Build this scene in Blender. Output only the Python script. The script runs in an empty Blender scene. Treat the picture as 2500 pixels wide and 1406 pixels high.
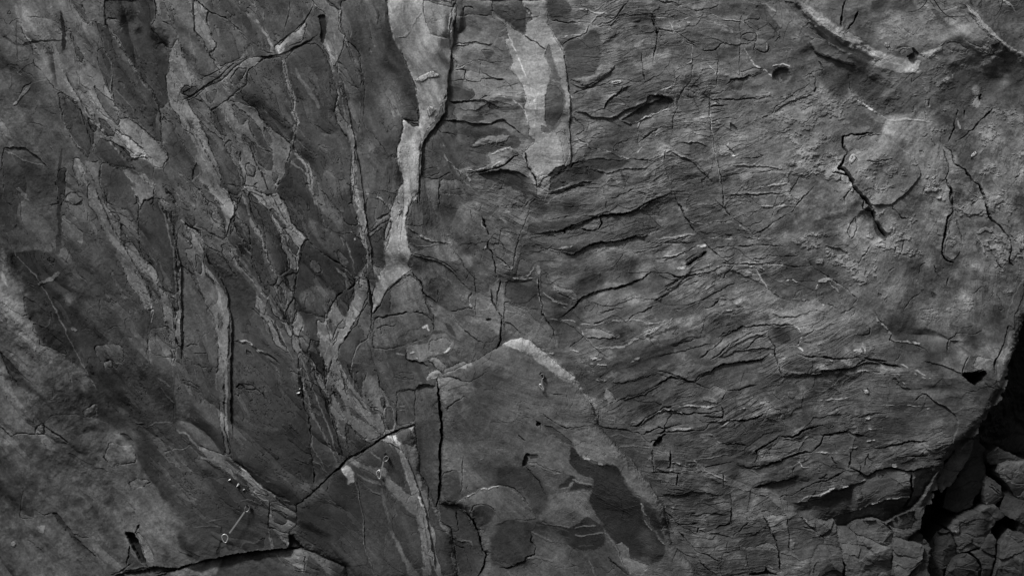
import bpy, bmesh, math, random
import numpy as np
from mathutils import Vector, Matrix

# ------------------------------------------------------------------ camera, world, sun, exposure
S = 0.004                       # metres per reference unit on the wall (10 m of rock across the view)
scene = bpy.context.scene
col = scene.collection
cam_d = bpy.data.cameras.new("camera"); cam = bpy.data.objects.new("camera", cam_d); col.objects.link(cam)
cam_d.sensor_width = 36.0; cam_d.lens = 80.0
DIST = 2500 * S * cam_d.lens / 36.0
cam.location = (0, -DIST, 0); cam.rotation_euler = (math.radians(90), 0, 0)
cam_d.clip_end = 500.0
scene.camera = cam
SUN_DIR = Vector((-0.40, -0.46, 0.79)).normalized()      # towards the sun
EL = math.asin(SUN_DIR.z); AZ = math.atan2(SUN_DIR.x, SUN_DIR.y)
w = bpy.data.worlds.new("World"); scene.world = w; w.use_nodes = True
nt = w.node_tree; nt.nodes.clear()
sky = nt.nodes.new("ShaderNodeTexSky"); sky.sky_type = 'NISHITA'; sky.sun_disc = False
sky.sun_elevation = EL; sky.sun_rotation = AZ; sky.dust_density = 4.0
bw = nt.nodes.new("ShaderNodeRGBToBW"); bg = nt.nodes.new("ShaderNodeBackground"); wo = nt.nodes.new("ShaderNodeOutputWorld")
nt.links.new(sky.outputs[0], bw.inputs[0]); nt.links.new(bw.outputs[0], bg.inputs[0]); nt.links.new(bg.outputs[0], wo.inputs[0])
bg.inputs[1].default_value = 0.052
sun_d = bpy.data.lights.new("sun", 'SUN'); sun_d.energy = 2.7; sun_d.angle = math.radians(11); sun_d.color = (1, 1, 1)
sun = bpy.data.objects.new("sun", sun_d); col.objects.link(sun)
sun.rotation_euler = SUN_DIR.to_track_quat('Z', 'Y').to_euler()
vs = scene.view_settings; vs.view_transform = 'Standard'; vs.look = 'None'; vs.gamma = 1.0; vs.use_curve_mapping = False
vs.exposure = 0.24
KALB = 1.6                      # stone colour: authored tone (0-255) -> reflectance

# ------------------------------------------------------------------ grid of the rock face
STEP = 1.3
inner_x = np.arange(-30, 2531, STEP); inner_y = np.arange(-30, 1437, STEP)
def grow(a, sgn, far):
    out = []; p = a; d = STEP
    while abs(p - a) < far:
        d *= 1.09; p = p + sgn * d; out.append(p)
    return out
xs = np.array(grow(-30, -1, 1100)[::-1] + list(inner_x) + grow(inner_x[-1], 1, 1100), dtype=np.float32)
ys = np.array(grow(-30, -1, 800)[::-1] + list(inner_y) + grow(inner_y[-1], 1, 800), dtype=np.float32)
NX, NY = len(xs), len(ys)
X, Y = np.meshgrid(xs, ys)
rng = np.random.RandomState(7)
PERM = rng.rand(512, 512).astype(np.float32) * 2 - 1
def vnoise(u, v, seed=0):
    u = u + seed * 37.3 + 1000; v = v + seed * 91.7 + 1000
    iu = np.floor(u).astype(np.int32); iv = np.floor(v).astype(np.int32)
    fu = (u - iu); fv = (v - iv)
    fu = fu * fu * (3 - 2 * fu); fv = fv * fv * (3 - 2 * fv)
    iu &= 511; iv &= 511; iu1 = (iu + 1) & 511; iv1 = (iv + 1) & 511
    a = PERM[iv, iu]; b = PERM[iv, iu1]; c = PERM[iv1, iu]; d = PERM[iv1, iu1]
    return (a + (b - a) * fu) * (1 - fv) + (c + (d - c) * fu) * fv
def fbm(u, v, o=4, seed=0, g=0.5):
    s = 0; a = 1.0; t = 0
    for k in range(o):
        s = s + a * vnoise(u, v, seed + k * 3); t += a; a *= g; u = u * 2.03; v = v * 2.03
    return (s / t).astype(np.float32)
def sstep(a, b, x):
    t = np.clip((x - a) / (b - a), 0, 1); return t * t * (3 - 2 * t)
def coarse(rows):
    A = np.array(rows, dtype=np.float32)
    gx = np.clip(X / 250.0, 0, 9.999); gy = np.clip(Y / 234.3, 0, 5.999)
    ix = gx.astype(np.int32); iy = gy.astype(np.int32); fx = gx - ix; fy = gy - iy
    fx = fx * fx * (3 - 2 * fx); fy = fy * fy * (3 - 2 * fy)
    return (A[iy, ix] * (1 - fx) + A[iy, ix + 1] * fx) * (1 - fy) + (A[iy + 1, ix] * (1 - fx) + A[iy + 1, ix + 1] * fx) * fy
TONE = [[72,78,70,68,95,90,82,88,85,88,80],[70,72,72,62,70,88,80,88,80,74,82],[58,70,70,58,68,76,84,84,92,97,90],
        [64,52,66,60,72,80,84,84,86,84,80],[74,50,62,55,66,74,74,76,74,78,60],[70,52,52,56,64,72,62,64,66,62,58],[68,62,54,58,66,66,64,68,74,64,60]]
ROUGH = [[.3,.3,.3,.2,.2,.6,.8,.9,.55,.45,.5],[.3,.3,.35,.15,.2,.7,.9,.9,.6,.35,.35],[.3,.3,.3,.15,.5,.8,.9,.9,.5,.55,.6],
         [.25,.2,.25,.2,.6,.8,.95,1,.6,.4,.5],[.3,.2,.15,.2,.6,.4,.9,1,1,.8,.8],[.35,.15,.1,.15,.3,.3,.6,1,1,.9,1],[.3,.3,.3,.15,.3,.3,.4,.9,.8,.8,.9]]
ANG = [[60,60,60,60,80,10,-15,5,-10,-25,-35],[60,60,60,55,65,5,-15,-8,-30,-45,-50],[60,60,58,58,90,20,-16,-16,-35,-60,-80],
       [55,55,58,60,60,25,-27,-25,-32,-80,-100],[50,55,60,58,70,20,-25,-25,-14,0,60],[50,50,40,35,60,40,30,-12,-15,-15,-50],[50,50,20,30,60,50,45,-5,-10,30,30]]
T = coarse(TONE); R = coarse(ROUGH)
R = np.clip(R + 0.30 * fbm(X / 260, Y / 200, 4, 501) * sstep(700, 1100, X), 0.1, 1.05)
c2 = coarse(np.cos(np.radians(np.array(ANG) * 2.0))); s2 = coarse(np.sin(np.radians(np.array(ANG) * 2.0)))
TH = np.arctan2(s2, c2) / 2; del c2, s2
wx = fbm(X / 120, Y / 120, 3, 1); wy = fbm(X / 120, Y / 120, 3, 5)
NA = 8
n4 = np.zeros_like(X); n0 = np.zeros_like(X); n1 = np.zeros_like(X); n2 = np.zeros_like(X); n3 = np.zeros_like(X); wsum = np.zeros_like(X); w2 = np.zeros_like(X)
for k in range(NA):
    a = math.pi * k / NA
    dlt = np.cos(2 * (TH - a)); wk = sstep(math.cos(2 * math.pi / NA * 1.05), 1.0, dlt) + 1e-4
    Xw = X + wx * 18; Yw = Y + wy * 18
    u = Xw * math.cos(a) + Yw * math.sin(a); v = -Xw * math.sin(a) + Yw * math.cos(a)
    n1 += wk * fbm(u / 260, v / 45, 4, 11 + k); n2 += wk * fbm(u / 380, v / 24, 4, 41 + k, 0.55); n0 += wk * fbm(u / 520, v / 95, 3, 31 + k); n4 += wk * fbm(u / 210, v / 20, 4, 231 + k, 0.5); n3 += wk * fbm(u / 70, v / 7, 3, 71 + k)
    wsum += wk; w2 += wk * wk
nrm = 1.0 / np.sqrt(w2); n0 *= nrm; n4 *= nrm; n1 *= nrm; n2 *= nrm; n3 *= nrm
del u, v, wk, dlt, w2, wsum, nrm
iso1 = fbm(X / 340, Y / 340, 3, 101); iso2 = fbm(X / 70, Y / 70, 4, 111); iso3 = fbm(X / 18, Y / 18, 3, 121)
def cells(cx_, cy_, seed):
    """broken stone: every cell of a jittered pattern is its own small tilted plane"""
    xx = (X + wx * 30 + 6 * iso2) / cx_; yy = (Y + wy * 30 + 6 * iso3) / cy_
    ix = np.floor(xx).astype(np.int32); iy = np.floor(yy).astype(np.int32)
    best = np.full(X.shape, 1e9, dtype=np.float32); pl = np.zeros_like(X); tn = np.zeros_like(X)
    for dx in (-1, 0, 1):
        for dy in (-1, 0, 1):
            a = (ix + dx + seed * 17) & 511; b = (iy + dy + seed * 29) & 511
            jx = PERM[b, a] * .45 + .5; jy = PERM[a, b] * .45 + .5
            ex = xx - (ix + dx + jx); ey = yy - (iy + dy + jy); d = ex * ex + ey * ey
            m = d < best; best = np.where(m, d, best)
            gx = PERM[(b + 77) & 511, a]; gy = PERM[(b + 177) & 511, a]; g0 = PERM[(b + 277) & 511, a]
            pl = np.where(m, ex * gx + ey * gy + 0.35 * g0, pl); tn = np.where(m, g0, tn)
    return pl, tn
# height in millimetres, positive towards the viewer
LW = 1 - sstep(850, 1250, X + 0.25 * (Y - 700))      # the streaked left half is folded along its grain
HB = iso1 * 90 + iso2 * 12 * (0.3 + R) + n1 * 10 * (0.2 + R) + LW * (135 * np.abs(n0 + 0.05) + 55 * n0) + (1 - LW) * 38 * n0
ca, ta_ = cells(95, 52, 1); cb_, tb_ = cells(38, 24, 2)
cmask = sstep(-0.25, 0.3, iso1 + iso2)
H = iso2 * 8 * (0.3 + R) + iso3 * 1.8 * R + n1 * 10 * (0.2 + R) + n3 * 0.6 * (0.3 + R) + (ca * 15 + cb_ * 5 * cmask) * R * R
# stone colour
iso4 = fbm(X / 9, Y / 9, 3, 221, 0.6)
T = T * (1 + 0.20 * iso2 + 0.16 * n1 + 0.12 * iso3 + 0.10 * n3 + 0.14 * iso1 + 0.10 * iso4)
T += R * 24 * sstep(0.12, 0.45, fbm(X / 60, Y / 45, 5, 171, 0.62)) - R * 17 * sstep(0.08, 0.42, fbm(X / 90, Y / 60, 5, 181, 0.6))
T += R * 26 * sstep(0.26, 0.5, n2) * sstep(-0.1, .3, fbm(X / 25, Y / 25, 4, 191, 0.6))
T -= R * 14 * sstep(0.2, 0.45, -n2) * sstep(-0.2, .3, fbm(X / 35, Y / 25, 4, 195, 0.6))
T *= 1 + R * (0.07 * ta_ + 0.06 * tb_)
UR = sstep(1700, 2000, X) * sstep(900, 650, Y) * (0.4 + 0.6 * sstep(150, 350, Y))
mz = fbm(X / 120, Y / 90, 7, 175, 0.74)
T += UR * (30 * sstep(0.06, 0.26, mz) - 22 * sstep(0.08, 0.30, -mz))
H += UR * (16 * sstep(0.05, 0.2, mz) + 22 * fbm(X / 70, Y / 60, 5, 177, 0.6))
# broken bedding: tilted steps whose upper lips are paler
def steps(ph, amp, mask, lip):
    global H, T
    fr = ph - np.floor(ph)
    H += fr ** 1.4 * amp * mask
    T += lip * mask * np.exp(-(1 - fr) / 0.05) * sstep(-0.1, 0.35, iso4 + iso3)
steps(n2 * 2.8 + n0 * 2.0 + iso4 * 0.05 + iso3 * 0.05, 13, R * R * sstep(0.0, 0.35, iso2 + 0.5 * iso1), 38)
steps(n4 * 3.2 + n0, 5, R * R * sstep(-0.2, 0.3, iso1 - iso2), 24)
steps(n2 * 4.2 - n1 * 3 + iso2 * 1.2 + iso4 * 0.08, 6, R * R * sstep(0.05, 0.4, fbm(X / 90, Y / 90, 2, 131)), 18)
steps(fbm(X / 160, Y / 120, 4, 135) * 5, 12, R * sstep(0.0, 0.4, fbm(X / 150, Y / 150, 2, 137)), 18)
msk = sstep(0.0, 0.35, fbm(X / 110, Y / 110, 3, 141))
H -= 22 * msk * R * np.clip(1 - np.abs(n1 - 0.07) / 0.006, 0, 1)
msk = sstep(0.05, 0.35, fbm(X / 80, Y / 80, 3, 151))
H -= 20 * msk * (0.2 + R) * np.clip(1 - np.abs(fbm(X / 100, Y / 100, 4, 161)) / 0.007, 0, 1)
# domain warp that roughens every traced outline
WX = X + 4.5 * fbm(X / 30, Y / 30, 4, 201, 0.6) + 2.4 * fbm(X / 8, Y / 8, 3, 203); WY = Y + 4.5 * fbm(X / 30, Y / 30, 4, 205, 0.6) + 2.4 * fbm(X / 8, Y / 8, 3, 207)
REG = np.zeros(X.shape, dtype=np.int16)
HP = H; H = HB.copy(); RM = 1 - 0.42 * sstep(950, 1200, X) * (1 - 0.5 * sstep(0.0, 0.4, fbm(X / 200, Y / 120, 3, 401)))       # HP: natural roughness, RM: how much of it a surface keeps

def box(pts, pad):
    p = np.array(pts); x0, y0 = p.min(0) - pad - 8; x1, y1 = p.max(0) + pad + 8
    return slice(max(0, np.searchsorted(ys, y0)), np.searchsorted(ys, y1)), slice(max(0, np.searchsorted(xs, x0)), np.searchsorted(xs, x1))
def chaikin(pts, closed):
    p = [np.array(q, dtype=float) for q in pts]; out = []
    n = len(p)
    if not closed: out.append(p[0])
    for i in range(n if closed else n - 1):
        a, b = p[i], p[(i + 1) % n]
        out += [a * .88 + b * .12, a * .12 + b * .88]
    if not closed: out.append(p[-1])
    return [tuple(q) for q in out]
def seg_field(pts, sl, closed=False):
    """distance to the line, side (+ right of travel), run 0..1 along it"""
    x = WX[sl]; y = WY[sl]
    D = np.full(x.shape, 1e9, dtype=np.float32); SD = np.zeros_like(D); TT = np.zeros_like(D)
    P = [np.array(q) for q in pts]
    if closed: P = P + [P[0]]
    L = [np.hypot(*(P[i + 1] - P[i])) for i in range(len(P) - 1)]; tot = sum(L) or 1; acc = 0
    for i in range(len(P) - 1):
        a, b = P[i], P[i + 1]; d = b - a
        if closed and ((abs(d[1]) < 1e-3 and any(abs(a[1] - q) < .01 for q in (450, 500, 906, 950))) or (abs(d[0]) < 1e-3 and any(abs(a[0] - q) < .01 for q in (400, 500, 800, 900, 1200, 1300, 1600, 1700, 2000, 2100)))):
            continue               # a trace carried on by its neighbour has no rim there
        l2 = max(d @ d, 1e-6)
        t = np.clip(((x - a[0]) * d[0] + (y - a[1]) * d[1]) / l2, 0, 1)
        dx = x - a[0] - t * d[0]; dy = y - a[1] - t * d[1]
        dd = np.hypot(dx, dy); m = dd < D
        D = np.where(m, dd, D); cr = d[0] * dy - d[1] * dx
        SD = np.where(m, np.sign(cr), SD); TT = np.where(m, (acc + t * L[i]) / tot, TT); acc += L[i]
    return D, SD, TT, tot
def inside(pts, sl):
    x = WX[sl]; y = WY[sl]; r = np.zeros(x.shape, dtype=bool); n = len(pts)
    for i in range(n):
        (x0, y0), (x1, y1) = pts[i], pts[(i + 1) % n]
        if y0 == y1: continue
        c = ((y0 > y) != (y1 > y)) & (x < (x1 - x0) * (y - y0) / (y1 - y0) + x0)
        r ^= c
    return r
def poly_sd(pts, pad, smooth=True):
    if smooth: pts = chaikin(pts, True)
    sl = box(pts, pad); D, _, _, _ = seg_field(pts, sl, True); ins = inside(pts, sl)
    return sl, np.where(ins, D, -D)
seedc = [300]
def mott(sl, amp):
    return 1 + amp * (iso2[sl] * 0.8 + iso3[sl] * 0.8 + n3[sl] * 0.8 + n1[sl] * 0.5)
def f_P(v, h, e, pts, k=0.5):
    sl, sd = poly_sd(pts, e * 2 + 4)
    m = sstep(-e, e, sd)
    if e < 2.5:
        ragged = sd + 3.2 * n3[sl] + 2.6 * iso4[sl] + 2.0 * n1[sl]
        mt = sstep(-e, e, ragged)
    else: mt = m
    cut_ = np.ones_like(sd)
    n_ = len(pts)
    for i_ in range(n_):
        (ax, ay), (bx_, by_) = pts[i_], pts[(i_ + 1) % n_]
        if abs(ay - by_) < 1e-3 and abs(ax - bx_) > 8:
            if any(abs(ay - q) < .01 for q in (450, 906)): cut_ = np.minimum(cut_, sstep(0, 24, Y[sl] - ay))
            if any(abs(ay - q) < .01 for q in (500, 950)): cut_ = np.minimum(cut_, sstep(0, 24, ay - Y[sl]))
        if abs(ax - bx_) < 1e-3 and abs(ay - by_) > 8:
            if any(abs(ax - q) < .01 for q in (400, 800, 1200, 1600, 2000)): cut_ = np.minimum(cut_, sstep(0, 24, X[sl] - ax))
            if any(abs(ax - q) < .01 for q in (500, 900, 1300, 1700, 2100)): cut_ = np.minimum(cut_, sstep(0, 24, ax - X[sl]))
    mt = mt * cut_; m = m * cut_; h = h * cut_ if h else h; hs = 1 if np.max(h) > 0 else -1; ha = float(np.max(np.abs(h)))
    if v > 95: v = v * 0.97
    if 50 < v < 72 and pts[0][0] > 1380 and pts[0][0] < 2300 and e < 5: mt = mt * 0.5; k = 0.85
    if v > 0: T[sl] = T[sl] * (1 - mt) + v * (1 + 0.16 * iso2[sl] + 0.24 * n1[sl] + 0.12 * n3[sl] + 0.14 * n2[sl] + 0.10 * iso4[sl]) * mt
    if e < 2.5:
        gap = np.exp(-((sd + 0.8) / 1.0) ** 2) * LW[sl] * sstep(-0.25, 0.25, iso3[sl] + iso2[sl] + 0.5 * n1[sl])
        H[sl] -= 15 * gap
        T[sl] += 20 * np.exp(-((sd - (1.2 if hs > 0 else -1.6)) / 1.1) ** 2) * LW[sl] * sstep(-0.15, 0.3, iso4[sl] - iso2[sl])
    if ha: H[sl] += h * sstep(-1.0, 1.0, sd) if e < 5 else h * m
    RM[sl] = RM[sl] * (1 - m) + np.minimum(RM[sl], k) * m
    if ha and e < 2.5:       # plates stand proud with worn, rounded rims
        Lr = 9.0; A = min(15.0, 4 + ha * 1.3) * cut_
        H[sl] += np.where(sd > 0, -A * np.exp(-sd / Lr), 0) * (1 if hs > 0 else -0.5)
def f_V(v, wd, h, pts):
    pts = chaikin(pts, False); wd = wd / 2.812 / 2
    sl = box(pts, wd * 2 + 4); D, _, t, _ = seg_field(pts, sl)
    ww = wd * (0.45 + 0.55 * np.sin(np.pi * np.clip(t, 0.02, 0.98)) ** 0.5) * (1 + 0.5 * iso3[sl] + 0.6 * n2[sl])
    m = sstep(1.0, -1.0, (D - ww)) * sstep(0, 0.05, t) * sstep(1, 0.95, t)
    m = m * np.clip(wd / 1.1, 0.4, 1)
    if v > 95 and wd < 3.6: v = v * (1 + 0.22 * min(1.0, max(0.0, (pts[0][0] - 900) / 400))); m = m * sstep(-0.45, 0.15, iso4[sl] + iso3[sl])
    if v > 0: T[sl] = T[sl] * (1 - m) + v * mott(sl, 0.14) * m
    if h: H[sl] += h * m
def f_C(wd, d, pts):
    pts = chaikin(pts, False)
    big = min(1.0, d / 60.0); d = d * min(1.0, 0.25 + wd / 4.0); wd = wd * (0.42 if big < 1 else 0.27) + 0.05
    sl = box(pts, wd * 2 + 4); D, _, t, tot = seg_field(pts, sl)
    ta = sstep(0, 0.12, t) * sstep(1, 0.88, t)
    br = 0.30 + 0.95 * sstep(-0.35, 0.3, iso3[sl] + iso2[sl])
    ww = wd * (0.35 + 0.65 * ta) * (1 + (0.9 - 0.4 * big) * (iso2[sl] + iso3[sl]))
    g = np.clip(1 - D / (np.maximum(ww, 0.1) + 0.8), 0, 1)
    H[sl] -= (d * (0.8 + 0.7 * big) + 5) * g * (0.3 + 0.7 * ta) * br * np.maximum(0.38 + 0.62 * np.clip(R[sl], 0, 1), big)
    H[sl] += d * 0.12 * np.exp(-(D / (wd + 7)) ** 2) * ta * (iso2[sl] + 0.5)
def f_S(hh, L, pts):
    pts = chaikin(pts, False)
    sl = box(pts, L * 3); D, s, t, tot = seg_field(pts, sl)
    ta = sstep(0, 0.15, t) * sstep(1, 0.85, t)
    sd = D * s
    m = np.where(sd > 0, np.exp(-sd / L) * np.clip(sd / 1.6, 0, 1), 0) * ta
    end = sstep(0.0, 0.02, t) * sstep(1.0, 0.98, t)
    hh, L = (hh * 0.42, L * 0.8) if hh < 90 else (hh, L)
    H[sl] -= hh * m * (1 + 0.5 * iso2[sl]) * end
    T[sl] += 20 * np.exp(-((sd + 1.2) / 1.5) ** 2) * ta * sstep(-0.1, 0.35, iso4[sl] + iso3[sl]) * end  # rim highlight painted into the colour along the proud lip
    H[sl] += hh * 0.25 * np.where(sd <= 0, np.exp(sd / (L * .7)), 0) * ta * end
def f_U(dp, r, pts):
    pts = chaikin(chaikin(pts, False), False); sl = box(pts, r * 2.6); D, s, t, tot = seg_field(pts, sl)
    H[sl] -= dp * np.exp(-(D / r) ** 2) * sstep(0, .15, t) * sstep(1, .85, t)
def f_G(v, r, pts):
    for (cx, cy) in pts:
        sl = box([(cx - r, cy - r), (cx + r, cy + r)], r)
        d = np.hypot(WX[sl] - cx, WY[sl] - cy) / r + 0.55 * iso2[sl] + 0.4 * iso3[sl]
        m = sstep(1.15, 0.3, d); T[sl] = T[sl] * (1 - m) + v * mott(sl, 0.2) * m
def f_D(a, r, pts):
    for (cx, cy) in pts:
        sl = box([(cx - r, cy - r), (cx + r, cy + r)], r * 1.5)
        d = np.hypot(WX[sl] - cx, WY[sl] - cy) / r
        H[sl] += a * np.exp(-d * d)
def f_W(v, d, r, pts):            # a pocket weathered into the stone
    for (cx, cy) in pts:
        sl = box([(cx - r, cy - r), (cx + r, cy + r)], r)
        q = np.hypot(WX[sl] - cx, (WY[sl] - cy) * 1.15) / r
        m = sstep(1.15, 0.75, q); H[sl] -= d * m
        if v > 0: T[sl] = T[sl] * (1 - m) + v * m
def run(data):
    ox = oy = 0.0; sc = 1 / 2.812
    for line in data.strip().splitlines():
        line = line.split('#')[0].strip()
        if not line: continue
        if line[0] == '@':
            q = list(map(float, line[1:].split())); ox, oy = q[:2]; sc = q[2] if len(q) > 2 else 1 / 2.812; continue
        head, body = line.split(';')
        hd = head.split(); a = list(map(float, hd[1:]))
        for part in body.split('|'):
            n = list(map(float, part.replace(',', ' ').split()))
            pts = [(ox + n[i] * sc, oy + n[i + 1] * sc) for i in range(0, len(n) - 1, 2)]
            k = hd[0]
            if k == 'P': f_P(a[0], a[1] if len(a) > 1 else 0, a[2] if len(a) > 2 else 1.6, pts, a[3] if len(a) > 3 else 0.5)
            elif k == 'V': f_V(a[0], a[1], a[2] if len(a) > 2 else 0, pts)
            elif k == 'C': f_C(a[0], a[1], pts)
            elif k == 'S': f_S(a[0], a[1], pts)
            elif k == 'G': f_G(a[0], a[1], pts)
            elif k == 'U': f_U(a[0], a[1], pts)
            elif k == 'D': f_D(a[0], a[1], pts)
            elif k == 'W': f_W(a[0], a[1], a[2], pts)

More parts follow.
